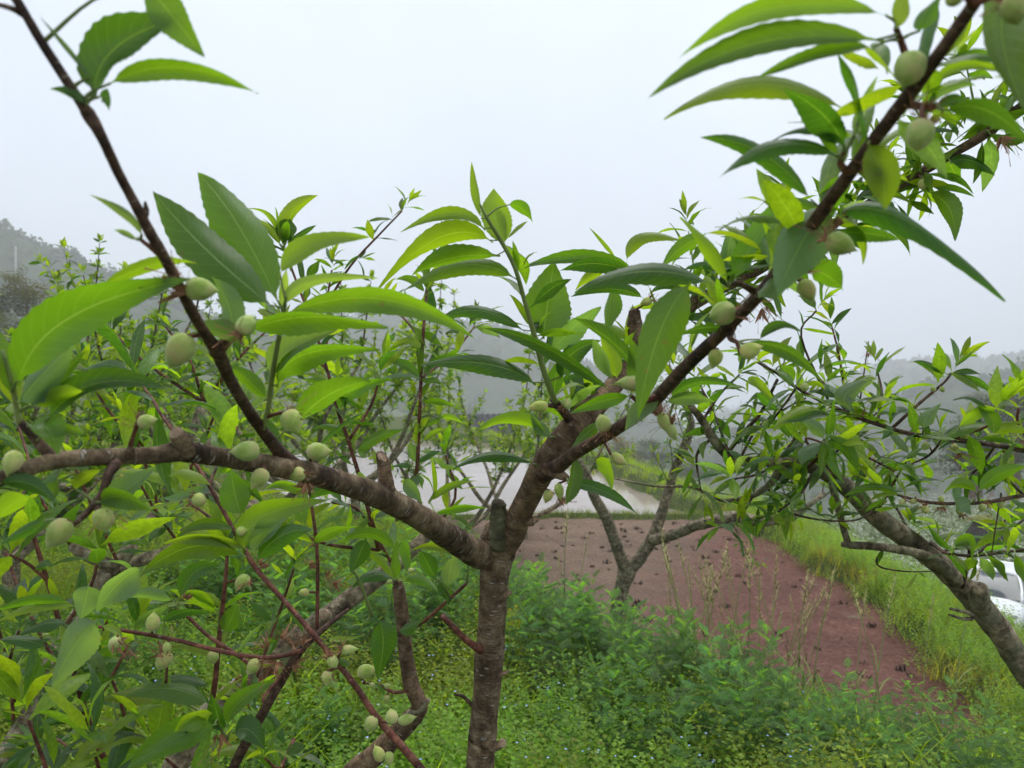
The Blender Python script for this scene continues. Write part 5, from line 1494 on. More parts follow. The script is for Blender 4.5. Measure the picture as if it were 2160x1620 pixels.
# the flowering field below on the right, and yellow flowers on the left terrace
def umbel(seed, col=(1, 1, 1)):
    rs_ = random.Random(seed); V, T, C = [], [], []
    for k in range(5):
        p = Vector((rs_.gauss(0, 0.08), rs_.gauss(0, 0.08), 0)); h = rs_.uniform(0.5, 0.85)
        d = Vector((rs_.uniform(-0.2, 0.2), rs_.uniform(-0.2, 0.2), 1)).normalized()
        o = len(V); blade(V, T, p, d, h, 0.006, Vector((0, 0, 0)), 2)
        for j in range(4):
            a = rs_.uniform(0, 6.28); ovate2(V, T, p + d * h * rs_.uniform(0.2, 0.8), Vector((math.cos(a), math.sin(a), 0.5)).normalized(), Vector((0, 0, 1)), 0.12, 0.022)
        C += [(0.20, 0.27, 0.09)] * (len(V) - o); o = len(V)
        for j in range(5):
            c = p + d * h + Vector((rs_.gauss(0, 0.03), rs_.gauss(0, 0.03), rs_.uniform(-0.03, 0.03))); r = rs_.uniform(0.012, 0.022); b0 = len(V)
            V += [tuple(c), tuple(c + Vector((r, 0, 0.006))), tuple(c + Vector((0, r, 0.006))), tuple(c + Vector((-r, 0, 0.006))), tuple(c + Vector((0, -r, 0.006)))]
            T += [(b0, b0 + 1, b0 + 2), (b0, b0 + 2, b0 + 3), (b0, b0 + 3, b0 + 4), (b0, b0 + 4, b0 + 1)]
        C += [col] * (len(V) - o)
    return np.array(V), np.array(T), np.array(C)
wf = Scatter(); PU = [umbel(s, (0.74, 0.76, 0.66)) for s in range(4)]; PY = [umbel(10 + s, (0.62, 0.45, 0.02)) for s in range(3)]
for k in range(2000):
    y = rs.uniform(18, 44); x = rs.uniform(0.42, 0.74) * y
    if (x - 13.3) ** 2 + (y - 20.5) ** 2 < 8: continue
    wf.add(rs.randrange(4), x, y, gz(x, y), rs.uniform(0.8, 1.3), [1, 1, 1], rs)
wf.build('white_flower_field', PU, M_TINT, 'field of white flowering plants on the lower terrace at right', 'flowers')
yf = Scatter()
for k in range(420):
    y = rs.uniform(9.5, 19); x = rs.uniform(-0.60, -0.42) * y
    if y > 12.7 and x > -6.5: continue
    yf.add(rs.randrange(3), x, y, gz(x, y), rs.uniform(0.35, 0.7), [1, 1, 1], rs)
yf.build('yellow_flowers', PY, M_TINT, 'scattered yellow flowers in the grass on the left terrace', 'flowers')

# single plants one can pick out: feathery mugwort along the lower right, seeding grasses, one yellow flowering stem
MUG_ME = []
for s in range(5):
    v, t_, c = mugwort(80 + s, 0.5)
    MUG_ME.append(np_mesh('mugwort_leaves', v, t_, M_WEED, col=c * np.array(CM), smooth=False))
for k in range(26):
    px = 1290 + 34 * k + rs.uniform(-25, 25); py = rs.uniform(1700, 1850) if k % 3 else rs.uniform(1560, 1700)
    d = min(4.3, max(2.7, 1.72 * FPX / (py - 810)))
    x, y = P(px, py, d).x, d
    o = link('mugwort_plant', MUG_ME[k % 5], None, Matrix.Translation((x, y, gz(x, y))) @ Matrix.Rotation(rs.uniform(0, 6.28), 4, 'Z') @ Matrix.Scale(rs.uniform(0.55, 0.85), 4))
    tag(o, 'feathery grey green mugwort plant in the weeds at the lower right', 'plant', 'mugwort plants at lower right')

def seed_grass_parts(seed):
    r_ = random.Random(seed); V, T = [], []
    bend = Vector((r_.uniform(-0.12, 0.12), r_.uniform(-0.05, 0.05), 0))
    o = np.array([(0, 0, 0, 0.003), (bend.x * 0.3, 0, 0.3, 0.0027), (bend.x, bend.y, 0.6, 0.0023), (bend.x * 2, bend.y * 2, 0.86, 0.0016)])
    sv, st_, su = tube_geo(crom(o, 3), 5, 0.0)
    for k in range(4):
        h = r_.uniform(0.1, 0.5)
        blade(V, T, Vector((bend.x * h, 0, h)), Vector((r_.uniform(-0.8, 0.8), r_.uniform(-0.5, 0.5), 0.9)).normalized(), r_.uniform(0.15, 0.28), 0.004, Vector((0, 0, -0.5)), 3)
    lv = (np.array(V), np.array(T)); V, T = [], []
    for k in range(34):
        q = k / 34; p = Vector((bend.x * (1.4 + 0.6 * q), bend.y * (1.4 + 0.6 * q), 0.70 + 0.2 * q))
        a = r_.uniform(0, 6.28)
        blade(V, T, p, Vector((math.cos(a) * 0.7, math.sin(a) * 0.7, 0.8)).normalized(), r_.uniform(0.025, 0.06) * (1.2 - q), 0.003, Vector((0, 0, -0.3)), 2)
    return (sv, st_, su), lv, (np.array(V), np.array(T))
M_STRAW = simple('grass_stem', (0.16, 0.21, 0.05), (0.27, 0.30, 0.09), 20, 0.7)
M_SEED = simple('grass_seed', (0.28, 0.26, 0.09), (0.44, 0.37, 0.16), 30, 0.8)
SG = []
for s in range(4):
    (a, b_, c), (d, e), (f, g) = seed_grass_parts(200 + s)
    SG.append((np_mesh('grass_stem', a, b_, M_STRAW, uv=c), np_mesh('grass_blades', d, e, M_STRAW, smooth=False), np_mesh('seed_head', f, g, M_SEED, smooth=False)))
for k, (px, py) in enumerate([(1570, 1470), (1640, 1440), (1600, 1420), (1650, 1330), (1500, 1400), (1460, 1360), (1540, 1380), (1690, 1400), (1620, 1500), (1800, 1530), (1840, 1560), (1480, 1470), (1215, 1290), (1195, 1270), (1240, 1300), (1155, 1280), (1660, 1480), (2000, 1600), (1940, 1590), (1860, 1620), (1580, 1530), (1420, 1330), (1710, 1450), (1185, 1330)] + [(rs.uniform(1430, 1730), rs.uniform(1330, 1500)) for _ in range(24)]):
    d = 1.85 * FPX / (py - 810 + 60); x = P(px, py, d).x; y = d
    if k in (12, 13, 14, 15): d = 6.8; x = P(px, py, d).x; y = d
    M_ = Matrix.Translation((x, y, gz(x, y))) @ Matrix.Rotation(rs.uniform(0, 6.28), 4, 'Z') @ Matrix.Scale(rs.uniform(0.75, 1.15), 4)
    e_ = bpy.data.objects.new('seeding_grass', None); COL.objects.link(e_); e_.matrix_local = M_; WM[e_.name] = M_
    tag(e_, 'tall thin grass stalk with a straw coloured seed head at the paddy edge', 'grass stalk', 'seeding grass stalks', 'thing')
    for nm, me in zip(('stem', 'blades', 'seed_head'), SG[k % 4]):
        q_ = link(nm, me, e_, M_)
        if nm != 'stem': q_['kind'] = 'stuff'
# yellow flowering stem right of the trunk
x, y = P(1078, 1400, 4.6).x, 4.6
e_ = empty('yellow_flower_plant', (x, y, gz(x, y))); WM[e_.name] = Matrix.Translation(e_.location)
tag(e_, 'single yellow flowering plant just right of the near trunk', 'plant')
zz = gz(x, y); tp = P(1085, 1310, 4.6)
tube('stem', [(x, y, zz, 0.004), (x, y, (zz + tp.z) / 2, 0.0035), (tp.x, y, tp.z, 0.003)], M_STRAW, e_, 6, 3)
V, T = [], []
for k in range(46):
    c = tp + Vector((rs.gauss(0.0, 0.028), rs.gauss(0, 0.02), rs.gauss(0, 0.055))); a = rs.uniform(0, 6.28)
    for q in range(4): ovate(V, T, c, Vector((math.cos(a + q * 1.57), rs.uniform(-0.4, 0.4), math.sin(a + q * 1.57))).normalized(), Vector((0, -1, 0.3)), 0.013, 0.005)
link('flower_head', np_mesh('flower_head', V, T, simple('yellow_petal', (0.62, 0.42, 0.01), (0.75, 0.55, 0.03), 20), smooth=False), e_)

# rice stubble in rows over the near paddy
def stubble(seed):
    r_ = random.Random(seed); V, T = [], []
    for k in range(16): blade(V, T, Vector((r_.gauss(0, 0.022), r_.gauss(0, 0.022), -0.01)), Vector((r_.uniform(-0.5, 0.5), r_.uniform(-0.5, 0.5), 1)).normalized(), r_.uniform(0.035, 0.075), 0.008, Vector((r_.uniform(-0.4, 0.4), 0, -0.2)), 2)
    return np.array(V), np.array(T)
M_STUB = simple('rice_stubble', (0.035, 0.022, 0.017), (0.10, 0.065, 0.045), 25, 0.9)
STUB = [np_mesh('rice_stubble', *stubble(s), M_STUB, smooth=False) for s in range(5)]
cnt = 0
for i in range(-4, 18):
    for j in range(0, 22):
        x = -1.3 + 0.30 * i + 0.03 * j + rs.gauss(0, 0.07); y = 5.6 + 0.31 * j + rs.gauss(0, 0.07)
        if bank_s(np.float64(x), np.float64(y)) < 0.5 or x > 3.35 or y > 12.1: continue
        if rs.random() < (0.40 if y > 8.2 or x < 1.6 else 0.78): continue
        o = link('rice_stubble', STUB[rs.randrange(5)], None, Matrix.Translation((x, y, FIELD_Z)) @ Matrix.Rotation(rs.uniform(0, 6.28), 4, 'Z') @ Matrix.Scale(rs.uniform(0.45, 1.25), 4))
        tag(o, 'dark tuft of cut rice stubble standing in the muddy paddy', 'stubble', 'rice stubble tufts in the paddy'); cnt += 1
print('stubble', cnt)

# ------------------------------------------------------------------ white car on the lower terrace
m, t, b = newmat('white_paint'); M_PAINT = m
tc = N(t, 'ShaderNodeTexCoord'); nz = N(t, 'ShaderNodeTexNoise', i_Scale=3.0, i_Detail=6.0); t.links.new(tc.outputs['Object'], nz.inputs['Vector'])
t.links.new(ramp(t, nz.outputs['Fac'], [(0.3, (0.68, 0.69, 0.68)), (0.7, (0.78, 0.79, 0.79))]), b.inputs['Base Color'])
b.inputs['Roughness'].default_value = 0.3; b.inputs['Coat Weight'].default_value = 0.5
m, t, b = newmat('car_glass'); M_GLASS = m
b.inputs['Base Color'].default_value = (0.05, 0.062, 0.066, 1); b.inputs['Roughness'].default_value = 0.08; b.inputs['Specular IOR Level'].default_value = 0.5
M_RUBBER = simple('rubber', (0.012, 0.012, 0.013), (0.03, 0.03, 0.03), 30, 0.8)
M_METAL = simple('wheel_metal', (0.35, 0.35, 0.36), (0.5, 0.5, 0.5), 10, 0.35, 0.6)
M_LAMP = simple('headlight_glass', (0.55, 0.57, 0.6), (0.7, 0.72, 0.74), 12, 0.1, 0.7)
M_BLACKP = simple('black_trim', (0.015, 0.015, 0.016), (0.03, 0.03, 0.03), 20, 0.5)

cx, cy_ = P(2104, 1222, 21.2).x - 0.55, 20.5
cz = CAMZ - (1188 - 810) / FPX * 21.2 - 1.52
fw = Vector((-0.64, -0.77, 0)).normalized(); lf = Vector((-fw.y, fw.x, 0))
CM_ = Matrix(((fw.x, lf.x, 0, cx), (fw.y, lf.y, 0, cy_), (0, 0, 1, cz), (0, 0, 0, 1)))
car = bpy.data.objects.new('parked_car', None); COL.objects.link(car); car.matrix_local = CM_; WM[car.name] = CM_
tag(car, 'white car parked on the lower terrace behind the leaning trunk', 'car')
def cpart(name, V, Q, mat, par=None, smooth=True, local=None):
    return link(name, np_mesh(name, V, Q, mat, smooth=smooth), par or car, (CM_ @ local) if local is not None else CM_)
stn = [(-2.02, .60, .50, .80), (-1.95, .76, .34, .95), (-1.6, .83, .24, 1.0), (-.8, .85, .20, 1.0), (0, .85, .20, 1.0), (.85, .85, .20, 1.0), (1.3, .84, .22, .95), (1.7, .80, .25, .88), (1.93, .72, .28, .78), (2.03, .55, .36, .62)]
V, Q = [], []
def sect(hw, zb, zt):
    h = [(0, zt + .03), (.55 * hw, zt + .015), (.88 * hw, zt - .03), (hw, zt - .16), (hw * 1.01, (zb + zt) / 2), (hw * .97, zb + .12), (.85 * hw, zb), (0, zb)]
    return h + [(-a, z) for a, z in h[-2:0:-1]]
for x, hw, zb, zt_ in stn: V += [(x, a, z) for a, z in sect(hw, zb, zt_)]
n = 14
for i in range(len(stn) - 1):
    for j in range(n): Q.append((i * n + j, i * n + (j + 1) % n, (i + 1) * n + (j + 1) % n, (i + 1) * n + j))
for i, rev in ((0, False), (len(stn) - 1, True)):
    for j in range(1, 7):
        q = [i * n + j, i * n + j + 0, i * n + (n - j) % n, i * n + (n - j + 1) % n]
        Q.append((i * n + j - 1 if j > 1 else i * n, i * n + j, i * n + (n - j) % n, i * n + (n - j + 1) % n) if j > 1 else (i * n, i * n + 1, i * n + n - 1, i * n + n - 1))
Q = [q for q in Q]
T = []
for q in Q:
    T.append(q[:3])
    if q[3] != q[2]: T.append((q[0], q[2], q[3]))
cpart('body', V, T, M_PAINT)
# glasshouse: corner points at the belt and at the roof
zb_, zr = 1.0, 1.47
BELT = {'fl': (.98, .74), 'fr': (.98, -.74), 'bl': (-.45, .79), 'br': (-.45, -.79), 'rl': (-1.80, .70), 'rr': (-1.80, -.70)}
ROOF = {'fl': (.12, .57), 'fr': (.12, -.57), 'bl': (-.5, .60), 'br': (-.5, -.60), 'rl': (-1.40, .54), 'rr': (-1.40, -.54)}
B3 = lambda k: Vector((*BELT[k], zb_)); R3 = lambda k: Vector((*ROOF[k], zr))
V = []; gx = np.linspace(.14, -1.42, 9); gy = np.linspace(-1, 1, 9)
for x in gx:
    u = (x - .14) / (-1.56)
    for y_ in gy:
        V.append((x, y_ * (.585 + .02 * math.sin(u * 3)), zr + .055 * (1 - y_ ** 2) * (0.5 + 0.5 * math.sin(math.pi * min(1, u + .15))) - .03 * abs(y_) ** 6))
Q = [(i * 9 + j, i * 9 + j + 1, i * 9 + j + 10, i * 9 + j + 9) for i in range(8) for j in range(8)]
V2 = [(a, b_, c - .03) for a, b_, c in V]; k = len(V)
Q += [(q[3] + k, q[2] + k, q[1] + k, q[0] + k) for q in Q[:64]]
rim = [i for i in range(9)] + [i * 9 + 8 for i in range(1, 9)] + [72 + i for i in range(7, -1, -1)] + [i * 9 for i in range(7, 0, -1)]
Q += [(rim[i], rim[(i + 1) % len(rim)], rim[(i + 1) % len(rim)] + k, rim[i] + k) for i in range(len(rim))]
cpart('roof', V + V2, Q, M_PAINT)
for a in ('fl', 'fr', 'bl', 'br', 'rl', 'rr'):
    p, q = B3(a), R3(a); p.z -= .05
    mid = (p + q) / 2 + Vector((0.03 if a[0] == 'f' else 0, 0.035 if a[1] == 'l' else -0.035, .03))
    arr = crom(np.array([(*p, .045), (*mid, .038), (*q, .038)]), 4)
    v_, t_, u_ = tube_geo(arr, 8, 0.0)
    cpart('pillar', v_, t_, M_BLACKP if a[0] == 'b' else M_PAINT)
def pane(name, a, b_, c, d, inset=.02, bulge=(0, 0, 0)):
    A = [Vector(x) for x in (a, b_, c, d)]; ce = sum(A, Vector()) / 4; bl = Vector(bulge)
    A = [ce + (p - ce) * (1 - inset) for p in A]
    n_ = 6; V = []
    for i in range(n_ + 1):
        for j in range(n_ + 1):
            u, w = i / n_, j / n_
            p = A[0] * (1 - u) * (1 - w) + A[1] * u * (1 - w) + A[2] * u * w + A[3] * (1 - u) * w
            V.append(tuple(p + bl * (math.sin(math.pi * u) * math.sin(math.pi * w))))
    Q = [(i * (n_ + 1) + j, (i + 1) * (n_ + 1) + j, (i + 1) * (n_ + 1) + j + 1, i * (n_ + 1) + j + 1) for i in range(n_) for j in range(n_)]
    return cpart(name, V, Q, M_GLASS)
pane('windscreen', B3('fl'), B3('fr'), R3('fr'), R3('fl'), .02, (.10, 0, .05))
pane('rear_window', B3('rl'), B3('rr'), R3('rr'), R3('rl'), .02, (-.06, 0, .04))
for s in 'lr':
    sg = 1 if s == 'l' else -1
    pane('side_window', B3('f' + s), B3('b' + s), R3('b' + s), R3('f' + s), .03, (0, .03 * sg, 0))
    pane('side_window', B3('b' + s), B3('r' + s), R3('r' + s), R3('b' + s), .03, (0, .03 * sg, 0))
    # mirror
    V = []; Q = []
    for i in range(7):
        u = -1 + 2 * i / 6; r = max(.02, (1 - abs(u) ** 3))
        for j in range(10):
            a = 2 * math.pi * j / 10; V.append((.80 + .055 * r * math.cos(a), (.93 + .10 * u) * sg, 1.03 + .075 * r * math.sin(a)))
    for i in range(6):
        for j in range(10): Q.append((i * 10 + j, i * 10 + (j + 1) % 10, (i + 1) * 10 + (j + 1) % 10, (i + 1) * 10 + j))
    mo = cpart('mirror', V, Q, M_PAINT)
    v_, t_, u_ = tube_geo(crom(np.array([(.82, .74 * sg, .99, .03), (.81, .80 * sg, 1.0, .028), (.80, .86 * sg, 1.01, .028)]), 3), 6, 0.0)
    cpart('mirror_arm', v_, t_, M_BLACKP, mo)
    # headlight
    V = [(1.99 - .16 * u, (.50 + .22 * u) * sg, .72 + .1 * w + .03 * u) for u in (0, .5, 1) for w in (0, .5, 1)]
    V = [(x + .035, y_ * 1.03, z) for x, y_, z in V]
    cpart('headlight', V, [(i * 3 + j, i * 3 + j + 1, i * 3 + j + 4, i * 3 + j + 3) for i in range(2) for j in range(2)], M_LAMP)
    for wx in (1.28, -1.25):
        V, Q = [], []; prof = [(.30, -.10), (.32, -.08), (.325, 0), (.32, .08), (.30, .10), (.20, .10), (.20, -.10)]
        for j in range(24):
            a = 2 * math.pi * j / 24
            for r, o_ in prof: V.append((wx + r * math.cos(a), (.78 + o_) * sg, .325 + r * math.sin(a)))
        for j in range(24):
            for q in range(7): Q.append((j * 7 + q, j * 7 + (q + 1) % 7, ((j + 1) % 24) * 7 + (q + 1) % 7, ((j + 1) % 24) * 7 + q))
        wh = cpart('wheel', V, Q, M_RUBBER)
        V = [(wx, .87 * sg, .325)]; T = []
        for j in range(20):
            a = 2 * math.pi * j / 20; r = .2 if j % 2 else .2
            V += [(wx + .2 * math.cos(a), .85 * sg, .325 + .2 * math.sin(a)), (wx + .13 * math.cos(a), (.855 if j % 4 < 2 else .80) * sg, .325 + .13 * math.sin(a))]
        for j in range(20):
            k2 = (j + 1) % 20
            T += [(1 + 2 * j, 1 + 2 * k2, 2 + 2 * k2), (1 + 2 * j, 2 + 2 * k2, 2 + 2 * j), (0, 2 + 2 * j, 2 + 2 * k2)]
        cpart('rim', V, T, M_METAL, wh)

# ------------------------------------------------------------------ far trees and shrubs
def leafcloud(seed, n, size, fn=ovate):
    r_ = random.Random(seed); V, T = [], []
    for k in range(n):
        p = Vector((r_.gauss(0, 0.42), r_.gauss(0, 0.42), r_.gauss(0, 0.42)))
        if p.length > 1.05: p = p.normalized() * r_.uniform(0.7, 1.05)
        d = rv(r_).normalized(); fn(V, T, p, d, d.orthogonal().normalized(), size * r_.uniform(0.7, 1.3), size * 0.3)
    return np.array(V), np.array(T), None
CLOUD = [leafcloud(300 + s, 80, 0.24, ovate2) for s in range(4)]
CLOUDB = [leafcloud(320 + s, 44, 0.7, ovate2) for s in range(4)]
def far_tree(label, x, y, zb, h, crown, col, seed, name='broadleaf_tree', r=0.12, cat='tree', S=2.0):
    """crown: list of (dx, dz, rx, rz) clumps relative to the foot"""
    r_ = random.Random(seed); h *= S; r *= S; crown = [tuple(S * q for q in c) for c in crown]; zg = min(zb, gz(x, y))
    e_ = empty(name, (x, y, zb)); WM[e_.name] = Matrix.Translation((x, y, zb)); tag(e_, label, cat)
    tube('trunk', [(x, y, zg - 0.2, r * 1.3), (x + 0.05 * h * 0.3, y, zb + h * 0.4, r), (x, y, zb + h * 0.92, r * 0.25)], M_BARKB, e_, 9, 4, 0.1)
    I, Ms, Cs = [], [], []
    for dx, dz, rx, rz in crown:
        p0 = Vector((x, y, zb + max(0.15 * h, dz - abs(dx) * 0.5))); p1 = Vector((x + dx, y + r_.uniform(-0.4, 0.4) * rx, zb + dz))
        tube('limb', [(*p0, r * 0.35), (*((p0 + p1) / 2 + Vector((0, 0, -0.05 * h))), r * 0.25), (*p1, r * 0.1)], M_BARKB, e_, 5, 3, 0.1)
        for k in range(14):
            q = Vector((dx + r_.gauss(0, 0.45) * rx, r_.gauss(0, 0.6) * rx, dz + r_.gauss(0, 0.40) * rz)); s_ = r_.uniform(0.45, 0.8)
            M_ = np.eye(4); M_[0, 0] = rx * s_; M_[1, 1] = rx * s_; M_[2, 2] = rz * s_; M_[:3, 3] = q
            I.append(r_.randrange(4)); Ms.append(M_); kk = r_.uniform(0.6, 1.35); Cs.append([col[0] * kk, col[1] * kk, col[2] * kk])
    me = join_inst('crown', CLOUD, I, Ms, Cs, M_LEAFA, smooth=False)
    tag(link('crown', me, e_, Matrix.Translation((x, y, zb))), kind='stuff')
def at_px(px, py, d): v = P(px, py, d); return v.x, v.y, v.z
DK, GY = (0.026, 0.040, 0.020), (0.050, 0.060, 0.028)
x, y, z = at_px(2055, 1105, 42); far_tree('dark spreading tree rising behind the white flower field', x, y, z, 4.6, [(-0.5, 3.3, 1.0, 0.45), (0.5, 3.1, 1.0, 0.45), (1.2, 3.5, 0.8, 0.4), (-0.9, 2.6, 0.8, 0.35), (0.4, 2.2, 0.9, 0.35), (-0.3, 2.2, 0.8, 0.3), (0.2, 4.0, 0.7, 0.3)], DK, 1, r=0.22, S=1.4)
x, y, z = at_px(2135, 1120, 46); far_tree('hazy tree with reddish trunk at the right edge', x, y, z, 6.5, [(0.6, 4.5, 1.2, 0.8), (-0.4, 5.2, 0.9, 0.5), (0.9, 5.8, 1.1, 0.6), (0.3, 3.2, 0.9, 0.5)], DK, 2, r=0.24, S=1.4)
x, y, z = at_px(2085, 1040, 96); far_tree('flat topped hazy tree showing above the leaves near the right hill', x, y, z, 6.6, [(-0.5, 6.1, 0.9, 0.35), (0.5, 5.6, 1.0, 0.35), (1.1, 5.0, 0.8, 0.4), (0.1, 4.9, 0.9, 0.35), (-0.4, 3.6, 0.8, 0.4)], (0.035, 0.040, 0.022), 3, r=0.18)
x, y, z = at_px(1375, 1010, 76); far_tree('small rounded hazy tree beyond the pond bank', x, y, z, 2.2, [(0, 1.7, 0.65, 0.35), (-0.35, 1.2, 0.6, 0.3), (0.4, 1.15, 0.65, 0.3), (0.1, 0.75, 0.7, 0.3)], (0.035, 0.055, 0.035), 4, r=0.1)
x, y, z = at_px(1310, 1000, 72); far_tree('reddish brown shrub beyond the pond bank, behind the near branch', x, y, z, 1.9, [(0, 1.2, 0.7, 0.5), (-0.4, 0.7, 0.6, 0.4), (0.5, 0.7, 0.6, 0.4)], (0.085, 0.075, 0.035), 5, 'shrub', 0.07, 'shrub')
x, y, z = at_px(1460, 1020, 80); far_tree('low hazy shrub right of the small rounded tree', x, y, z, 1.3, [(0, 0.8, 0.8, 0.4), (0.6, 0.55, 0.7, 0.35), (-0.6, 0.5, 0.6, 0.3)], (0.045, 0.065, 0.035), 6, 'shrub', 0.07, 'shrub')
x, y, z = at_px(55, 770, 40); far_tree('brownish grey bush at the left edge under the misty hill', x, y, z, 3.0, [(0, 2.2, 0.7, 0.6), (0.45, 1.6, 0.7, 0.6), (-0.6, 1.9, 0.8, 0.6), (0.1, 1.1, 0.9, 0.5), (-0.5, 2.7, 0.4, 0.35)], (0.070, 0.068, 0.036), 7, r=0.05, S=1.66)
x, y, z = at_px(-70, 780, 42); far_tree('dark bush cut off by the left edge of the picture', x, y, z, 3.4, [(0, 2.4, 0.9, 0.7), (0.6, 1.7, 0.8, 0.6), (-0.6, 1.8, 0.9, 0.6), (0.1, 1.1, 0.9, 0.5)], (0.055, 0.060, 0.032), 8, r=0.05, S=1.66)
# woods on the hills: too far to tell the trees apart
wood_i, wood_m, wood_c = [], [], []
r_ = random.Random(5)
for ho, HV, nx_ in HILLS:
    for k in range(850):
        i = r_.randrange(len(HV)); p = HV[i]
        if r_.random() < 0.4: i = 33 * nx_ + r_.randrange(nx_); p = HV[i]
        s_ = r_.uniform(1.6, 4.2) * (p[1] / 420) ** 0.6
        M_ = np.eye(4); M_[0, 0] = M_[1, 1] = s_; M_[2, 2] = s_ * r_.uniform(0.8, 1.3); M_[:3, 3] = p + np.array([r_.uniform(-1, 1), r_.uniform(-1, 1), s_ * 0.1])
        kk = r_.uniform(0.6, 1.4)
        wood_i.append(r_.randrange(4)); wood_m.append(M_); wood_c.append([0.03 * kk, 0.045 * kk, 0.02 * kk])
tag(link('hillside_woods', join_inst('hillside_woods', CLOUDB, wood_i, wood_m, wood_c, M_LEAFA, smooth=False)), 'misty woods covering the far hillsides', 'woods', kind='stuff')

# ------------------------------------------------------------------ farm buildings half hidden by leaves
M_TILE = simple('grey_roof_tile', (0.10, 0.105, 0.12), (0.19, 0.19, 0.205), 3.0, 0.85)
M_DTILE = simple('dark_roof_tile', (0.028, 0.028, 0.032), (0.065, 0.062, 0.065), 4.0, 0.85)
M_WALL = simple('plaster_wall', (0.30, 0.28, 0.25), (0.42, 0.40, 0.36), 1.2, 0.9)
M_WOODD = simple('weathered_wood', (0.06, 0.045, 0.035), (0.13, 0.10, 0.075), 6.0, 0.9)
def boxm(x0, x1, y0, y1, z0, z1):
    V = [(x, y, z) for x in (x0, x1) for y in (y0, y1) for z in (z0, z1)]
    return V, [(0, 1, 3, 2), (4, 6, 7, 5), (0, 4, 5, 1), (2, 3, 7, 6), (0, 2, 6, 4), (1, 5, 7, 3)]
def house(name, label, x, y, zb, w, dp, hw, hr, rot, roofm, wallm):
    M_ = Matrix.Translation((x, y, zb)) @ Matrix.Rotation(rot, 4, 'Z')
    e_ = bpy.data.objects.new(name, None); COL.objects.link(e_); e_.matrix_local = M_; WM[e_.name] = M_; tag(e_, label, 'building')
    def pt(nm, V, Q, mat, par=None): return link(nm, np_mesh(nm, V, Q, mat, smooth=False), par or e_, M_)
    V, Q = boxm(-w / 2, w / 2, -dp / 2, dp / 2, -1.0, hw)
    k = len(V); V += [(-w / 2, 0, hw + hr - 0.12), (w / 2, 0, hw + hr - 0.12)]
    Q += [(1, k, 3, 3), (5, 7, k + 1, k + 1)]
    T = []
    for q in Q:
        T.append(q[:3])
        if q[2] != q[3]: T.append((q[0], q[2], q[3]))
    pt('wall', V, T, wallm)
    ov = 0.35
    for s in (-1, 1):
        sl = hr / (dp / 2); ye = s * (dp / 2 + ov); ze = hw - sl * ov
        n_ = max(6, int(w / 0.30)); V, Q = [], []
        base = [(-w / 2 - ov, 0, hw + hr), (w / 2 + ov, 0, hw + hr), (w / 2 + ov, ye, ze), (-w / 2 - ov, ye, ze)]
        V = base + [(a, b_, c - 0.10) for a, b_, c in base]; Q = [(0, 1, 2, 3), (7, 6, 5, 4), (0, 4, 5, 1), (1, 5, 6, 2), (2, 6, 7, 3), (3, 7, 4, 0)]
        ro = pt('roof', V, Q, roofm)
        V, Q = [], []
        for i in range(n_):
            xx = -w / 2 - ov + (w + 2 * ov) * (i + 0.5) / n_
            for j in range(6):
                u0, u1 = j / 6, (j + 1.02) / 6; k = len(V)
                for u, up_ in ((u0, 0.05), (u1, 0.075)):
                    for a, zz_ in ((-0.075, 0.0), (-0.045, up_), (0.045, up_), (0.075, 0.0)): V.append((xx + a, ye * u, hw + hr + (ze - hw - hr) * u + zz_))
                Q += [(k + a, k + a + 1, k + a + 5, k + a + 4) for a in range(3)]
        tag(pt('roof_tiles', V, Q, roofm, ro), kind='stuff')
    for xx in (-w * 0.3, w * 0.3):
        V, Q = boxm(xx - 0.45, xx + 0.45, -dp / 2 - 0.05, -dp / 2 + 0.02, hw - 1.3, hw - 0.4); wi = pt('window', V, Q, M_WOODD)
        V, Q = boxm(xx - 0.36, xx + 0.36, -dp / 2 - 0.07, -dp / 2 - 0.04, hw - 1.2, hw - 0.5); pt('pane', V, Q, M_GLASS, wi)
    V, Q = boxm(-0.45, 0.45, -dp / 2 - 0.05, -dp / 2 + 0.02, -0.3, min(2.0, hw - 0.25)); pt('door', V, Q, M_WOODD)
x, y, z = at_px(985, 905, 44)
house('farm_shed', 'long low shed with dark roof beyond the far end of the pond', x, y, z - 1.75, 5.0, 3.2, 1.7, 0.9, math.radians(14), M_DTILE, M_WOODD)
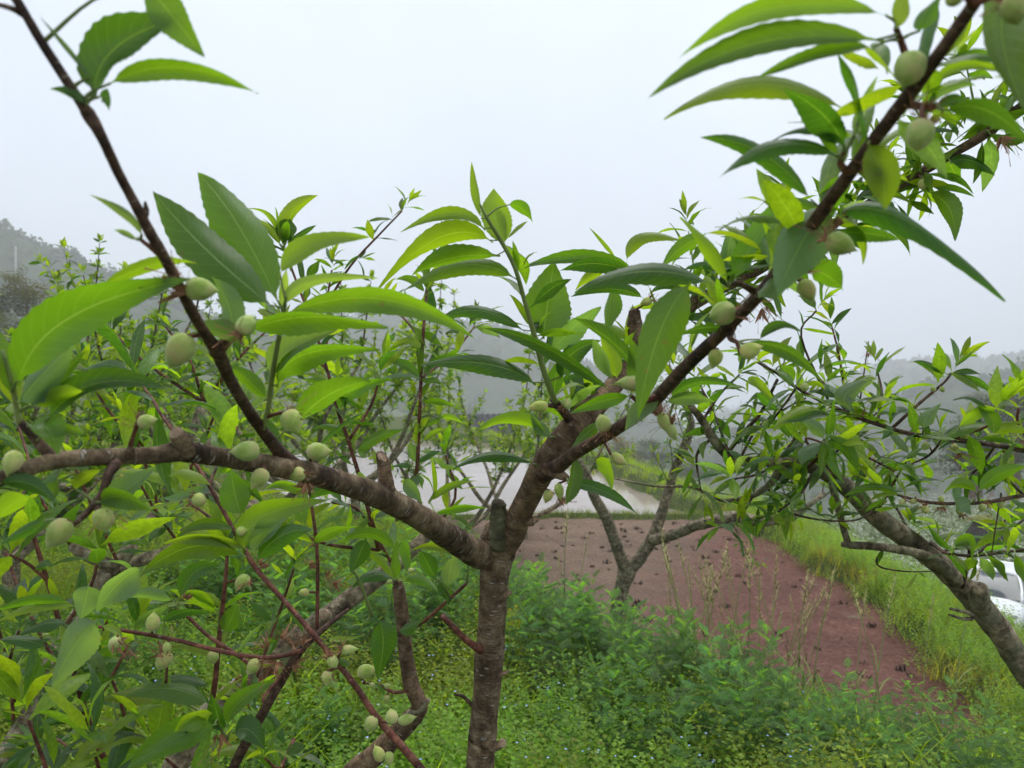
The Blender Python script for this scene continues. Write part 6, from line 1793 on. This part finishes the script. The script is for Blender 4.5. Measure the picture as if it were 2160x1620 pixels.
# straw and earth stack with mossy cap
x, y, z = at_px(2082, 1125, 27)
e_ = empty('straw_stack', (x, y, z)); WM[e_.name] = Matrix.Translation((x, y, z)); tag(e_, 'low dark straw stack with a mossy yellow green cap below the dark tree', 'straw stack')
def mound(nm, r0, h0, h1, mat, k=0.1):
    V, Q = [], []; n_ = 26; pr = [(1.0, h0), (0.98, h0 + (h1 - h0) * .45), (0.8, h0 + (h1 - h0) * .8), (0.45, h1), (0.02, h1 * 1.03)]
    for r1, hh in pr:
        for j in range(n_):
            a = 2 * math.pi * j / n_; q = 1 + k * noise.noise(Vector((math.cos(a) * 3, math.sin(a) * 3, hh * 6)))
            V.append((x + r0 * r1 * q * math.cos(a), y + r0 * r1 * q * math.sin(a), z + hh * (1 + 0.1 * math.sin(2 * a + 1))))
    for i in range(len(pr) - 1):
        for j in range(n_): Q.append((i * n_ + j, i * n_ + (j + 1) % n_, (i + 1) * n_ + (j + 1) % n_, (i + 1) * n_ + j))
    link(nm, np_mesh(nm, V, Q, mat), e_)
mound('stack', 0.68, -0.4, 0.5, simple('dark_straw', (0.03, 0.026, 0.022), (0.09, 0.075, 0.06), 9.0, 1.0, 0.1, 0.8))
mound('mossy_cap', 0.60, 0.42, 0.60, simple('moss_cap', (0.11, 0.12, 0.03), (0.20, 0.19, 0.06), 9.0, 1.0, 0.1, 0.5), 0.2)
# pale post on the hillside
x, y, z = at_px(33, 566, 190)
po = link('white_post', np_mesh('white_post', *tube_geo(np.array([(x, y, z - 6, .28), (x, y, z, .28), (x, y, z + 5.5, .22)]), 8, 0.0)[:2], M_WALL))
tag(po, 'thin pale post standing on the misty hillside at far left', 'post')

# ------------------------------------------------------------------ the mist
V, Q = boxm(-800, 800, -44, 800, -48, 130)
hz = link('haze', np_mesh('haze', V, Q, None, smooth=False)); tag(hz, kind='stuff')
m = bpy.data.materials.new('mist'); m.use_nodes = True; t = m.node_tree
t.nodes.remove(t.nodes['Principled BSDF'])
pv = t.nodes.new('ShaderNodeVolumePrincipled')
pv.inputs['Color'].default_value = (0.94, 0.95, 0.975, 1)
pv.inputs['Density'].default_value = HAZE_DENSITY
pv.inputs['Anisotropy'].default_value = 0.2
t.links.new(pv.outputs[0], t.nodes['Material Output'].inputs['Volume'])
hz.data.materials.clear(); hz.data.materials.append(m)
